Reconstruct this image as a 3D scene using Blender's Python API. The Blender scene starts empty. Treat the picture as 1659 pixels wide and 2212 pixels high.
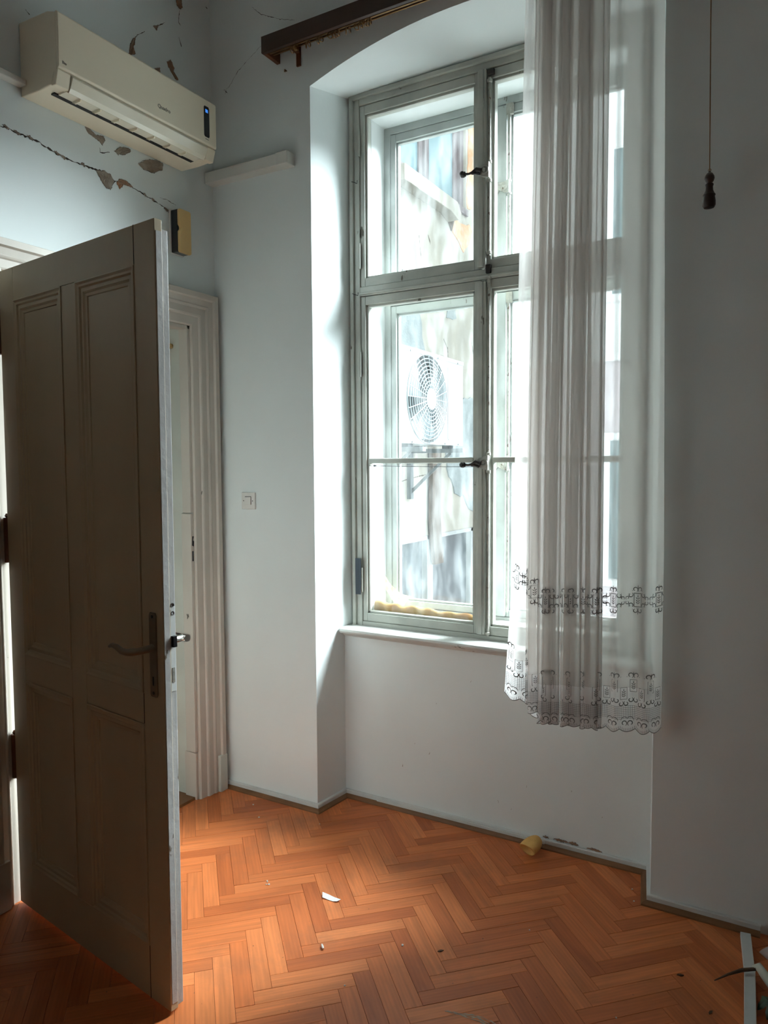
import bpy, bmesh, math, random
from mathutils import Vector, Matrix
random.seed(7)
PI = math.pi
SC = bpy.context.scene
COL = SC.collection

# ------------------------------------------------------------------ camera
CAM_POS = Vector((2.3701, -2.5712, 1.5))
FWD = Vector((-0.49986, 0.86390, -0.06180))
RGT = Vector((0.86570, 0.50053, -0.00528))
UPV = Vector((-0.02637, 0.05614, 0.99807))
cd = bpy.data.cameras.new('camera')
cam = bpy.data.objects.new('camera', cd)
COL.objects.link(cam)
cd.sensor_fit = 'HORIZONTAL'
cd.sensor_width = 36.0
cd.lens = 36.0 * 1594.4 / 1659.0
cd.clip_start = 0.05
m = Matrix((RGT, UPV, -FWD)).transposed().to_4x4()
m.translation = CAM_POS
cam.matrix_world = m
SC.camera = cam

# ------------------------------------------------------------------ sky, light, exposure
SKY, SUN, EXPO = 0.12, 5.0, 3.96
wd = bpy.data.worlds.new('overcast_sky')
SC.world = wd
wd.use_nodes = True
bg = wd.node_tree.nodes['Background']
bg.inputs[0].default_value = (0.80, 0.93, 1.0, 1)
bg.inputs[1].default_value = SKY
SC.view_settings.view_transform = 'Standard'
SC.view_settings.look = 'None'
SC.view_settings.gamma = 1.0
SC.view_settings.use_curve_mapping = False
SC.view_settings.exposure = EXPO
SC.cycles.max_bounces = 9
SC.cycles.use_light_tree = False
SC.cycles.diffuse_bounces = 6
SC.cycles.transparent_max_bounces = 28
SC.cycles.use_adaptive_sampling = True
SC.cycles.adaptive_threshold = 0.02
SC.cycles.sample_clamp_indirect = 8.0
sd = bpy.data.lights.new('veiled_sun', 'SUN')        # the bright veiled side of the sky, very soft
sd.energy = SUN
sd.angle = math.radians(52)
sd.color = (0.86, 0.95, 1.0)
so = bpy.data.objects.new('veiled_sun', sd)
SUN_DIR = Vector((0.455, 0.675, 0.58)).normalized()
so.rotation_euler = SUN_DIR.to_track_quat('Z', 'Y').to_euler()
so.location = (6, 5, 6)
COL.objects.link(so)

# ------------------------------------------------------------------ materials
def nm(name):
    mt = bpy.data.materials.new(name)
    mt.use_nodes = True
    nt = mt.node_tree
    return mt, nt, nt.nodes['Principled BSDF'], nt.nodes.new, nt.links.new

def c4(c):
    return (c[0], c[1], c[2], 1)

def paint(name, col, rough=0.6, var=0.06, scale=2.5, bump=0.08, bscale=60, col2=None, chips=None, metal=0.0, stretch=(1, 1, 1), spec=0.5):
    """solid paint with soft unevenness; chips = (colour, scale, threshold, stretch)"""
    mt, nt, b, N, L = nm(name)
    tc = N('ShaderNodeTexCoord')
    mp = N('ShaderNodeMapping'); mp.inputs['Scale'].default_value = stretch
    L(tc.outputs['Object'], mp.inputs['Vector'])
    n1 = N('ShaderNodeTexNoise'); n1.inputs['Scale'].default_value = scale; n1.inputs['Detail'].default_value = 5
    L(mp.outputs[0], n1.inputs['Vector'])
    mx = N('ShaderNodeMix'); mx.data_type = 'RGBA'
    d = col2 if col2 else tuple(max(0, c * (1 - 3.2 * var)) for c in col)
    mx.inputs[6].default_value = c4(col); mx.inputs[7].default_value = c4(d)
    rp = N('ShaderNodeMapRange'); rp.inputs[1].default_value = 0.35; rp.inputs[2].default_value = 0.75
    L(n1.outputs[0], rp.inputs[0]); L(rp.outputs[0], mx.inputs[0])
    out = mx.outputs[2]
    n2 = N('ShaderNodeTexNoise'); n2.inputs['Scale'].default_value = bscale; n2.inputs['Detail'].default_value = 4
    L(mp.outputs[0], n2.inputs['Vector'])
    hgt = n2.outputs[0]
    if chips:
        cc, cs, th, st = chips
        m2 = N('ShaderNodeMapping'); m2.inputs['Scale'].default_value = st
        L(tc.outputs['Object'], m2.inputs['Vector'])
        n3 = N('ShaderNodeTexNoise'); n3.inputs['Scale'].default_value = cs; n3.inputs['Detail'].default_value = 6; n3.inputs['Roughness'].default_value = 0.62
        L(m2.outputs[0], n3.inputs['Vector'])
        r3 = N('ShaderNodeMapRange'); r3.inputs[1].default_value = th; r3.inputs[2].default_value = th + 0.02
        L(n3.outputs[0], r3.inputs[0])
        mc = N('ShaderNodeMix'); mc.data_type = 'RGBA'
        mc.inputs[7].default_value = c4(cc)
        L(out, mc.inputs[6]); L(r3.outputs[0], mc.inputs[0])
        out = mc.outputs[2]
    L(out, b.inputs['Base Color'])
    b.inputs['Roughness'].default_value = rough
    b.inputs['Metallic'].default_value = metal
    b.inputs['Specular IOR Level'].default_value = spec
    if bump:
        bp = N('ShaderNodeBump'); bp.inputs['Strength'].default_value = bump; bp.inputs['Distance'].default_value = 0.004
        L(hgt, bp.inputs['Height']); L(bp.outputs[0], b.inputs['Normal'])
    return mt

def glass(name, tint=(0.985, 0.995, 0.992), dirt=0.012):
    mt, nt, b, N, L = nm(name)
    nt.nodes.remove(b)
    out = nt.nodes['Material Output']
    tr = N('ShaderNodeBsdfTransparent'); tr.inputs[0].default_value = c4(tint)
    gl = N('ShaderNodeBsdfGlossy'); gl.inputs['Roughness'].default_value = 0.02
    lw = N('ShaderNodeLayerWeight'); lw.inputs[0].default_value = 0.5
    pw = N('ShaderNodeMath'); pw.operation = 'POWER'; pw.inputs[1].default_value = 5
    L(lw.outputs['Facing'], pw.inputs[0])
    fr = N('ShaderNodeMath'); fr.operation = 'MULTIPLY_ADD'; fr.inputs[1].default_value = 0.6; fr.inputs[2].default_value = 0.02
    L(pw.outputs[0], fr.inputs[0])
    m1 = N('ShaderNodeMixShader')
    L(fr.outputs[0], m1.inputs[0]); L(tr.outputs[0], m1.inputs[1]); L(gl.outputs[0], m1.inputs[2])
    df = N('ShaderNodeBsdfTranslucent'); df.inputs[0].default_value = (0.8, 0.85, 0.85, 1)
    tc = N('ShaderNodeTexCoord')
    mp = N('ShaderNodeMapping'); mp.inputs['Scale'].default_value = (1, 1, 0.25)
    L(tc.outputs['Object'], mp.inputs['Vector'])
    n = N('ShaderNodeTexNoise'); n.inputs['Scale'].default_value = 24; n.inputs['Detail'].default_value = 6
    L(mp.outputs[0], n.inputs['Vector'])
    r = N('ShaderNodeMapRange'); r.inputs[1].default_value = 0.4; r.inputs[2].default_value = 0.8; r.inputs[4].default_value = dirt * 2
    L(n.outputs[0], r.inputs[0])
    m2 = N('ShaderNodeMixShader')
    L(r.outputs[0], m2.inputs[0]); L(m1.outputs[0], m2.inputs[1]); L(df.outputs[0], m2.inputs[2])
    L(m2.outputs[0], out.inputs[0])
    return mt

def sheer(name, col, opac, transl=0.55):
    mt, nt, b, N, L = nm(name)
    nt.nodes.remove(b)
    out = nt.nodes['Material Output']
    tr = N('ShaderNodeBsdfTransparent')
    df = N('ShaderNodeBsdfDiffuse'); df.inputs[0].default_value = c4(col)
    tl = N('ShaderNodeBsdfTranslucent'); tl.inputs[0].default_value = c4(col)
    m1 = N('ShaderNodeMixShader'); m1.inputs[0].default_value = transl
    L(df.outputs[0], m1.inputs[1]); L(tl.outputs[0], m1.inputs[2])
    # a tilted weave covers more: opacity follows the facing angle
    lw = N('ShaderNodeLayerWeight'); lw.inputs[0].default_value = 0.5
    r = N('ShaderNodeMapRange'); r.inputs[1].default_value = 0.15; r.inputs[2].default_value = 0.95
    r.inputs[3].default_value = opac; r.inputs[4].default_value = min(0.97, opac + 0.45)
    L(lw.outputs['Facing'], r.inputs[0])
    m2 = N('ShaderNodeMixShader')
    L(r.outputs[0], m2.inputs[0]); L(tr.outputs[0], m2.inputs[1]); L(m1.outputs[0], m2.inputs[2])
    L(m2.outputs[0], out.inputs[0])
    return mt

def parquet(name):
    mt, nt, b, N, L = nm(name)
    tc = N('ShaderNodeTexCoord'); oi = N('ShaderNodeObjectInfo'); ge = N('ShaderNodeNewGeometry')
    ad = N('ShaderNodeMath'); ad.operation = 'ADD'
    L(oi.outputs['Random'], ad.inputs[0]); L(ge.outputs['Random Per Island'], ad.inputs[1])
    fr = N('ShaderNodeMath'); fr.operation = 'FRACT'; L(ad.outputs[0], fr.inputs[0])
    sh = N('ShaderNodeVectorMath'); sh.operation = 'SCALE'; sh.inputs[0].default_value = (7.3, 3.1, 5.7)
    L(fr.outputs[0], sh.inputs['Scale'])
    av = N('ShaderNodeVectorMath'); av.operation = 'ADD'
    L(tc.outputs['Object'], av.inputs[0]); L(sh.outputs[0], av.inputs[1])
    mp = N('ShaderNodeMapping'); mp.inputs['Scale'].default_value = (2.2, 24, 24)
    L(av.outputs[0], mp.inputs['Vector'])
    n = N('ShaderNodeTexNoise'); n.inputs['Scale'].default_value = 1.6; n.inputs['Detail'].default_value = 6; n.inputs['Distortion'].default_value = 0.8
    L(mp.outputs[0], n.inputs['Vector'])
    wv = N('ShaderNodeTexWave'); wv.bands_direction = 'Y'; wv.inputs['Scale'].default_value = 1.1; wv.inputs['Distortion'].default_value = 7; wv.inputs['Detail'].default_value = 3
    wv.inputs['Detail Scale'].default_value = 0.6
    L(mp.outputs[0], wv.inputs['Vector'])
    cr = N('ShaderNodeValToRGB')
    e = cr.color_ramp.elements
    e[0].position = 0.0; e[0].color = (0.47, 0.118, 0.032, 1)
    e[1].position = 1.0; e[1].color = (0.70, 0.215, 0.068, 1)
    e.new(0.5).color = (0.60, 0.165, 0.047, 1)
    L(fr.outputs[0], cr.inputs[0])
    mx = N('ShaderNodeMix'); mx.data_type = 'RGBA'; mx.blend_type = 'MULTIPLY'
    r = N('ShaderNodeMapRange'); r.inputs[1].default_value = 0.3; r.inputs[2].default_value = 0.7; r.inputs[3].default_value = 0.80; r.inputs[4].default_value = 1.1
    L(n.outputs[0], r.inputs[0])
    r2 = N('ShaderNodeMapRange'); r2.inputs[3].default_value = 0.95; r2.inputs[4].default_value = 1.03
    L(wv.outputs['Fac'], r2.inputs[0])
    mu = N('ShaderNodeMath'); mu.operation = 'MULTIPLY'; L(r.outputs[0], mu.inputs[0]); L(r2.outputs[0], mu.inputs[1])
    cb = N('ShaderNodeCombineColor')
    for k in range(3): L(mu.outputs[0], cb.inputs[k])
    mx.inputs[0].default_value = 1.0
    L(cr.outputs[0], mx.inputs[6]); L(cb.outputs[0], mx.inputs[7])
    # scuffs and ground-in dirt, in room coordinates
    n2 = N('ShaderNodeTexNoise'); n2.inputs['Scale'].default_value = 2.6; n2.inputs['Detail'].default_value = 7; n2.inputs['Roughness'].default_value = 0.65
    L(ge.outputs['Position'], n2.inputs['Vector'])
    r3 = N('ShaderNodeMapRange'); r3.inputs[1].default_value = 0.54; r3.inputs[2].default_value = 0.74; r3.inputs[4].default_value = 0.5
    L(n2.outputs[0], r3.inputs[0])
    m3 = N('ShaderNodeMix'); m3.data_type = 'RGBA'; m3.inputs[7].default_value = (0.24, 0.105, 0.05, 1)
    L(r3.outputs[0], m3.inputs[0]); L(mx.outputs[2], m3.inputs[6])
    n4 = N('ShaderNodeTexNoise'); n4.inputs['Scale'].default_value = 90; n4.inputs['Detail'].default_value = 2
    L(ge.outputs['Position'], n4.inputs['Vector'])
    r4 = N('ShaderNodeMapRange'); r4.inputs[1].default_value = 0.74; r4.inputs[2].default_value = 0.78
    L(n4.outputs[0], r4.inputs[0])
    m4 = N('ShaderNodeMix'); m4.data_type = 'RGBA'; m4.inputs[7].default_value = (0.10, 0.05, 0.03, 1)
    L(r4.outputs[0], m4.inputs[0]); L(m3.outputs[2], m4.inputs[6])
    L(m4.outputs[2], b.inputs['Base Color'])
    rr = N('ShaderNodeMapRange'); rr.inputs[3].default_value = 0.36; rr.inputs[4].default_value = 0.58
    L(n2.outputs[0], rr.inputs[0]); L(rr.outputs[0], b.inputs['Roughness'])
    b.inputs['Specular IOR Level'].default_value = 0.35
    bp = N('ShaderNodeBump'); bp.inputs['Strength'].default_value = 0.12; bp.inputs['Distance'].default_value = 0.002
    L(n.outputs[0], bp.inputs['Height']); L(bp.outputs[0], b.inputs['Normal'])
    return mt

def emit(name, col, st):
    mt, nt, b, N, L = nm(name)
    b.inputs['Base Color'].default_value = (0.02, 0.02, 0.03, 1)
    b.inputs['Emission Color'].default_value = c4(col)
    b.inputs['Emission Strength'].default_value = st
    return mt

GREY_CHIP = (0.10, 0.085, 0.065)
MT = {}
MT['wall'] = paint('lime_white_wall', (0.775, 0.825, 0.815), 0.9, 0.03, 1.3, 0.10, 45, chips=((0.2, 0.19, 0.17), 11.0, 0.775, (1, 1, 1)))
MT['ceiling'] = paint('ceiling_white', (0.80, 0.80, 0.78), 0.9, 0.03, 1.5, 0.05)
MT['parquet'] = parquet('herringbone_oak')
MT['subfloor'] = paint('dark_joint', (0.045, 0.022, 0.010), 0.9)
MT['strip'] = paint('white_strip', (0.66, 0.67, 0.65), 0.6, 0.05, 8, 0.1, 40, chips=((0.25, 0.2, 0.13), 14, 0.70, (1, 1, 1)))
MT['moulding'] = paint('brown_moulding', (0.22, 0.095, 0.032), 0.5, 0.12, 9, 0.1)
MT['door'] = paint('cream_door_paint', (0.50, 0.395, 0.25), 0.5, 0.05, 3.0, 0.12, 30, chips=((0.16, 0.10, 0.05), 7.5, 0.74, (1, 1, 0.45)), stretch=(1, 1, 0.4))
MT['door_edge'] = paint('door_edge_paint', (0.50, 0.49, 0.47), 0.5, 0.08, 6.0, 0.4, 40, chips=((0.13, 0.09, 0.055), 18, 0.625, (1, 1, 0.35)))
MT['casing'] = paint('casing_paint', (0.60, 0.55, 0.48), 0.5, 0.06, 4.0, 0.15, 40, chips=(GREY_CHIP, 14, 0.70, (1, 1, 0.35)), stretch=(1, 1, 0.4))
MT['lining'] = paint('lining_paint', (0.60, 0.61, 0.54), 0.55, 0.06, 3.0, 0.1, 30, chips=((0.3, 0.28, 0.22), 9, 0.74, (1, 1, 0.6)))
MT['frame'] = paint('window_frame_paint', (0.49, 0.50, 0.445), 0.5, 0.10, 7.0, 0.3, 45, chips=((0.10, 0.085, 0.06), 13, 0.665, (1, 1, 0.35)))
MT['frame_h'] = paint('window_rail_paint', (0.49, 0.50, 0.445), 0.5, 0.10, 7.0, 0.3, 45, chips=((0.10, 0.085, 0.06), 13, 0.655, (0.35, 1, 1)))
MT['outer_frame'] = paint('outer_frame_paint', (0.42, 0.45, 0.43), 0.6, 0.08, 8.0, 0.3, 40, chips=((0.14, 0.12, 0.09), 15, 0.68, (1, 1, 0.35)))
MT['box_lining'] = paint('box_lining_paint', (0.66, 0.69, 0.68), 0.6, 0.03, 4.0, 0.05)
MT['sill'] = paint('sill_paint', (0.60, 0.60, 0.56), 0.5, 0.1, 5.0, 0.3, 30, chips=((0.13, 0.11, 0.08), 10, 0.645, (0.4, 1.2, 1.2)))
MT['pane'] = glass('window_glass')
MT['pane_out'] = glass('dusty_window_glass', (0.97, 0.985, 0.985), 0.025)
MT['iron'] = paint('painted_iron', (0.40, 0.39, 0.34), 0.45, 0.15, 30, 0.3, 80, chips=((0.10, 0.06, 0.04), 40, 0.62, (1, 1, 1)))
MT['dark_iron'] = paint('dark_iron', (0.035, 0.03, 0.028), 0.4, 0.1, 30, 0.2, 80, metal=0.3)
MT['handle'] = paint('bronze_handle', (0.30, 0.24, 0.17), 0.38, 0.1, 12, 0.0, metal=0.8)
MT['chrome'] = paint('chrome', (0.8, 0.78, 0.74), 0.2, 0.02, 12, 0.0, metal=1.0)
MT['black'] = paint('black_plastic', (0.012, 0.012, 0.014), 0.3, 0.02, 10, 0.0)
MT['ac'] = paint('cream_plastic', (0.86, 0.77, 0.60), 0.42, 0.02, 3, 0.0)
MT['ac_flap'] = paint('glossy_cream_plastic', (0.84, 0.78, 0.63), 0.16, 0.02, 3, 0.0)
MT['ac_dark'] = paint('air_outlet', (0.02, 0.018, 0.016), 0.7, 0.02, 10, 0.0)
MT['print'] = paint('grey_print', (0.13, 0.12, 0.10), 0.5, 0.02, 10, 0.0)
MT['led'] = emit('blue_led', (0.06, 0.30, 1.0), 0.05)
MT['duct'] = paint('duct_plastic', (0.69, 0.68, 0.63), 0.5, 0.03, 6, 0.02)
MT['amber'] = paint('yellowed_plastic', (0.70, 0.47, 0.19), 0.45, 0.05, 9, 0.0)
MT['switch'] = paint('switch_plastic', (0.74, 0.73, 0.69), 0.35, 0.02, 9, 0.0)
MT['pelmet'] = paint('dark_stained_wood', (0.050, 0.020, 0.011), 0.45, 0.12, 4, 0.2, 20, stretch=(0.3, 3, 3))
MT['pelmet_in'] = paint('red_brown_wood', (0.16, 0.05, 0.018), 0.5, 0.12, 4, 0.2, 20, stretch=(0.3, 3, 3))
MT['brass'] = paint('old_brass', (0.24, 0.13, 0.05), 0.45, 0.1, 30, 0.0, metal=0.7)
MT['cord'] = paint('brown_cord', (0.26, 0.14, 0.06), 0.8, 0.1, 60, 0.1)
MT['pull'] = paint('dark_turned_wood', (0.030, 0.010, 0.007), 0.35, 0.1, 20, 0.05)
MT['cloth'] = sheer('sheer_curtain', (0.76, 0.725, 0.695), 0.62, 0.62)
MT['hem'] = sheer('lace_hem_cloth', (0.86, 0.84, 0.83), 0.70, 0.5)
MT['thread'] = paint('lace_thread', (0.17, 0.165, 0.16), 0.8, 0.02, 30, 0.0)
MT['foam'] = paint('insulation_foam', (0.36, 0.235, 0.085), 0.8, 0.15, 14, 0.5, 30, col2=(0.27, 0.12, 0.03))
MT['foam_chunk'] = paint('yellow_foam', (0.74, 0.42, 0.12), 0.75, 0.08, 18, 0.4, 70)
MT['tape'] = sheer('yellow_tape', (0.75, 0.62, 0.30), 0.45, 0.5)
MT['blue_tape'] = paint('blue_tape', (0.008, 0.018, 0.032), 0.5, 0.1, 12, 0.0)
MT['paper'] = paint('white_paper', (0.80, 0.83, 0.84), 0.8, 0.03, 30, 0.05)
MT['crumb'] = paint('plaster_crumb', (0.72, 0.70, 0.66), 0.9, 0.05, 60, 0.0)
MT['plaster_raw'] = paint('raw_plaster', (0.34, 0.29, 0.235), 0.95, 0.12, 26, 0.8, 55, col2=(0.21, 0.155, 0.11))
MT['brick_raw'] = paint('exposed_brick', (0.36, 0.17, 0.085), 0.95, 0.12, 26, 0.8, 55, col2=(0.28, 0.23, 0.18))
MT['crack'] = paint('crack_dark', (0.055, 0.042, 0.032), 1.0, 0.1, 30, 0.0)
MT['scrape'] = paint('pale_scrape', (0.52, 0.40, 0.30), 0.9, 0.1, 60, 0.1)
MT['twig'] = paint('brown_twig', (0.09, 0.045, 0.02), 0.7, 0.1, 40, 0.2)
MT['leaf'] = paint('dark_green_leaf', (0.015, 0.05, 0.012), 0.4, 0.1, 20, 0.0)
MT['petal'] = paint('pale_sheath', (0.60, 0.60, 0.50), 0.6, 0.05, 20, 0.0)
MT['bag'] = sheer('plastic_film', (0.8, 0.8, 0.8), 0.6, 0.3)
# outside
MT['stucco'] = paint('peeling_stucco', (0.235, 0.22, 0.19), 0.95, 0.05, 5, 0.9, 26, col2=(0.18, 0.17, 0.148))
MT['stucco_grey'] = paint('grey_cement_render', (0.15, 0.17, 0.172), 0.95, 0.06, 30, 0.9, 70)
MT['facade'] = paint('courtyard_facade', (0.45, 0.45, 0.43), 0.95, 0.05, 3, 0.5, 30)
MT['pink'] = paint('mauve_facade', (0.44, 0.38, 0.41), 0.95, 0.05, 1.5, 0.3, 12)
MT['wing'] = paint('pale_wing_render', (0.72, 0.73, 0.74), 0.95, 0.05, 2, 0.3, 30)
MT['ground'] = paint('yard_concrete', (0.30, 0.30, 0.29), 0.95, 0.06, 2, 0.3, 10)
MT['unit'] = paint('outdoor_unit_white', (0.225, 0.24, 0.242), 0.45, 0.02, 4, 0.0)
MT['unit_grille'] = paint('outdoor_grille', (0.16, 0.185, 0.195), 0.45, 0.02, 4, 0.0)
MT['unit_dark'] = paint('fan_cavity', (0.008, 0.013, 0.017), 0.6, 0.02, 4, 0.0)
MT['galv'] = paint('galvanised_steel', (0.12, 0.135, 0.14), 0.5, 0.08, 12, 0.0, metal=0.3)
MT['plank'] = paint('weathered_board', (0.10, 0.078, 0.063), 0.9, 0.12, 14, 0.5, 40, stretch=(2, 2, 0.3))
MT['brown_wood'] = paint('brown_window_wood', (0.10, 0.08, 0.083), 0.6, 0.08, 10, 0.2, 40)
MT['neigh_glass'] = paint('blue_reflecting_glass', (0.10, 0.165, 0.185), 0.10, 0.05, 3, 0.0)
MT['drape'] = paint('neighbour_curtain', (0.22, 0.27, 0.30), 0.9, 0.08, 9, 0.1, 30, stretch=(1, 4, 0.4))
MT['door_glass'] = paint('grey_frosted_pane', (0.062, 0.075, 0.082), 0.35, 0.10, 4, 0.05, 30, stretch=(1, 3, 0.4))
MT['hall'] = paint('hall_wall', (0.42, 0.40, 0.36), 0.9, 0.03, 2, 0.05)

# ------------------------------------------------------------------ geometry helpers
class MB:
    def __init__(s):
        s.v = []; s.f = []
    def add(s, vs, fs):
        o = len(s.v)
        s.v += [tuple(q) for q in vs]
        s.f += [tuple(i + o for i in f) for f in fs]
        return s
    def box(s, x0, x1, y0, y1, z0, z1):
        x0, x1 = min(x0, x1), max(x0, x1); y0, y1 = min(y0, y1), max(y0, y1); z0, z1 = min(z0, z1), max(z0, z1)
        return s.add([(x0, y0, z0), (x1, y0, z0), (x1, y1, z0), (x0, y1, z0), (x0, y0, z1), (x1, y0, z1), (x1, y1, z1), (x0, y1, z1)],
                     [(0, 3, 2, 1), (4, 5, 6, 7), (0, 1, 5, 4), (1, 2, 6, 5), (2, 3, 7, 6), (3, 0, 4, 7)])
    def prism(s, poly, fn, a, b):
        """poly: 2-D points; fn(u, v, t) -> 3-D; extruded from t=a to t=b"""
        n = len(poly)
        vs = [fn(u, v, a) for u, v in poly] + [fn(u, v, b) for u, v in poly]
        fs = [tuple(range(n))[::-1], tuple(range(n, 2 * n))] + [(i, (i + 1) % n, n + (i + 1) % n, n + i) for i in range(n)]
        return s.add(vs, fs)
    def tube(s, pts, r, n=10, cap=True):
        pts = [Vector(q) for q in pts]
        rs = r if isinstance(r, (list, tuple)) else [r] * len(pts)
        vs = []; fs = []
        ref = None
        for i, q in enumerate(pts):
            d = (pts[min(i + 1, len(pts) - 1)] - pts[max(i - 1, 0)]).normalized()
            if ref is None:
                ref = d.orthogonal().normalized()
            ref = (ref - d * ref.dot(d)).normalized()
            b = d.cross(ref)
            for k in range(n):
                a = 2 * PI * k / n
                vs.append(q + (ref * math.cos(a) + b * math.sin(a)) * rs[i])
        for i in range(len(pts) - 1):
            for k in range(n):
                fs.append((i * n + k, i * n + (k + 1) % n, (i + 1) * n + (k + 1) % n, (i + 1) * n + k))
        if cap:
            fs.append(tuple(range(n))[::-1]); fs.append(tuple(range((len(pts) - 1) * n, len(pts) * n)))
        return s.add(vs, fs)
    def lathe(s, prof, org, axis, n=24):
        """prof: (r, t) along axis vector from org"""
        ax = Vector(axis).normalized(); u = ax.orthogonal().normalized(); w = ax.cross(u); org = Vector(org)
        vs = []; fs = []
        for r, t in prof:
            for k in range(n):
                a = 2 * PI * k / n
                vs.append(org + ax * t + (u * math.cos(a) + w * math.sin(a)) * max(r, 1e-5))
        for i in range(len(prof) - 1):
            for k in range(n):
                fs.append((i * n + k, i * n + (k + 1) % n, (i + 1) * n + (k + 1) % n, (i + 1) * n + k))
        fs.append(tuple(range(n))[::-1]); fs.append(tuple(range((len(prof) - 1) * n, len(prof) * n)))
        return s.add(vs, fs)
    def ring(s, c, axis, R, r, n=24, k=6):
        ax = Vector(axis).normalized(); u = ax.orthogonal().normalized(); w = ax.cross(u); c = Vector(c)
        vs = []; fs = []
        for i in range(n):
            a = 2 * PI * i / n; d = u * math.cos(a) + w * math.sin(a)
            for j in range(k):
                b = 2 * PI * j / k
                vs.append(c + d * (R + r * math.cos(b)) + ax * (r * math.sin(b)))
        for i in range(n):
            for j in range(k):
                fs.append((i * k + j, ((i + 1) % n) * k + j, ((i + 1) % n) * k + (j + 1) % k, i * k + (j + 1) % k))
        return s.add(vs, fs)
    def sweep(s, path, prof, fn):
        """mitred sweep: path 2-D polyline, prof (offset to the left of the path, height); fn(u, v, h) -> 3-D"""
        P = [Vector(q) for q in path]; n = len(P); vs = []; fs = []
        for i in range(n):
            d0 = (P[i] - P[i - 1]).normalized() if i > 0 else (P[1] - P[0]).normalized()
            d1 = (P[i + 1] - P[i]).normalized() if i < n - 1 else d0
            n0 = Vector((-d0.y, d0.x)); n1 = Vector((-d1.y, d1.x))
            mm = n0 + n1; mm = mm / max(0.3, mm.dot(n0))
            for o, h in prof:
                q = P[i] + mm * o
                vs.append(fn(q.x, q.y, h))
        k = len(prof)
        for i in range(n - 1):
            for j in range(k):
                fs.append((i * k + j, i * k + (j + 1) % k, (i + 1) * k + (j + 1) % k, (i + 1) * k + j))
        fs.append(tuple(range(k))[::-1]); fs.append(tuple(range((n - 1) * k, n * k)))
        return s.add(vs, fs)
    def build(s, name, mat, parent=None, bevel=0.0, smooth=False, seg=2, local=False):
        me = bpy.data.meshes.new(name)
        me.from_pydata(s.v, [], s.f)
        bm = bmesh.new(); bm.from_mesh(me)
        bmesh.ops.recalc_face_normals(bm, faces=bm.faces)
        if bevel:
            eg = [e for e in bm.edges if len(e.link_faces) == 2 and e.calc_face_angle(0) > 0.5]
            bmesh.ops.bevel(bm, geom=eg, offset=bevel, segments=seg, affect='EDGES', profile=0.5, clamp_overlap=True)
        if smooth:
            for f in bm.faces: f.smooth = True
        bm.to_mesh(me); bm.free()
        if smooth and hasattr(me, 'set_sharp_from_angle'):
            me.set_sharp_from_angle(angle=0.7)
        me.materials.append(MT[mat])
        return put(name, me, parent, local)

def put(name, me, parent=None, local=False):
    o = bpy.data.objects.new(name, me)
    COL.objects.link(o)
    if parent is not None:
        o.parent = parent
        if not local and parent.type == 'EMPTY':
            o.matrix_parent_inverse = Matrix.Translation(-Vector(parent.location))
    return o

def tag(o, label=None, cat=None, group=None, kind=None):
    if label: o['label'] = label
    if cat: o['category'] = cat
    if group: o['group'] = group
    if kind: o['kind'] = kind
    return o

def thing(name, loc, label, cat, group=None, kind=None):
    o = bpy.data.objects.new(name, None)
    o.empty_display_size = 0.05
    o.location = loc
    COL.objects.link(o)
    return tag(o, label, cat, group, kind)

def text_mesh(name, body, size, mat, mtx, parent, local=False):
    cu = bpy.data.curves.new(name, 'FONT'); cu.body = body; cu.size = size; cu.extrude = 0.0004
    cu.align_x = 'CENTER'; cu.align_y = 'CENTER'
    t = bpy.data.objects.new(name + '_tmp', cu)
    me = bpy.data.meshes.new_from_object(t)
    bpy.data.objects.remove(t)
    me.transform(mtx)
    me.materials.clear(); me.materials.append(MT[mat])
    return put(name, me, parent, local)

fn_xy = lambda u, v, t: (u, v, t)         # plan polygon extruded up
fn_xz = lambda u, v, t: (u, t, v)         # elevation polygon extruded along y
fn_yz = lambda u, v, t: (t, u, v)         # elevation polygon extruded along x

# ------------------------------------------------------------------ room shell
CEIL = 3.78
XR, YF = 4.30, -4.60           # right wall, wall behind the camera
DY0, DY1, DZ = -1.005, -0.175, 2.115   # door opening in the left wall
NX0, NX1 = 0.540, 1.930        # window niche in the back wall
WY = 0.193                     # parapet face
FY = 0.25                      # window frame face
OUT = 0.50                     # outer face of the wall

b = MB().box(-0.42, XR + 0.2, YF - 0.2, 0.55, -0.20, -0.012)
floor = tag(b.build('floor', 'subfloor'), 'orange brown herringbone parquet floor of the empty room', 'floor', kind='structure')

b = MB()
b.box(-0.38, 0, YF - 0.2, DY0, 0, CEIL)
b.box(-0.38, 0, DY1, 0.5, 0, CEIL)
b.box(-0.38, 0, DY0, DY1, DZ, CEIL)
wall_left = tag(b.build('wall_left', 'wall'), 'white wall with the doorway and long plaster cracks under the air conditioner', 'wall', kind='structure')

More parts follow.
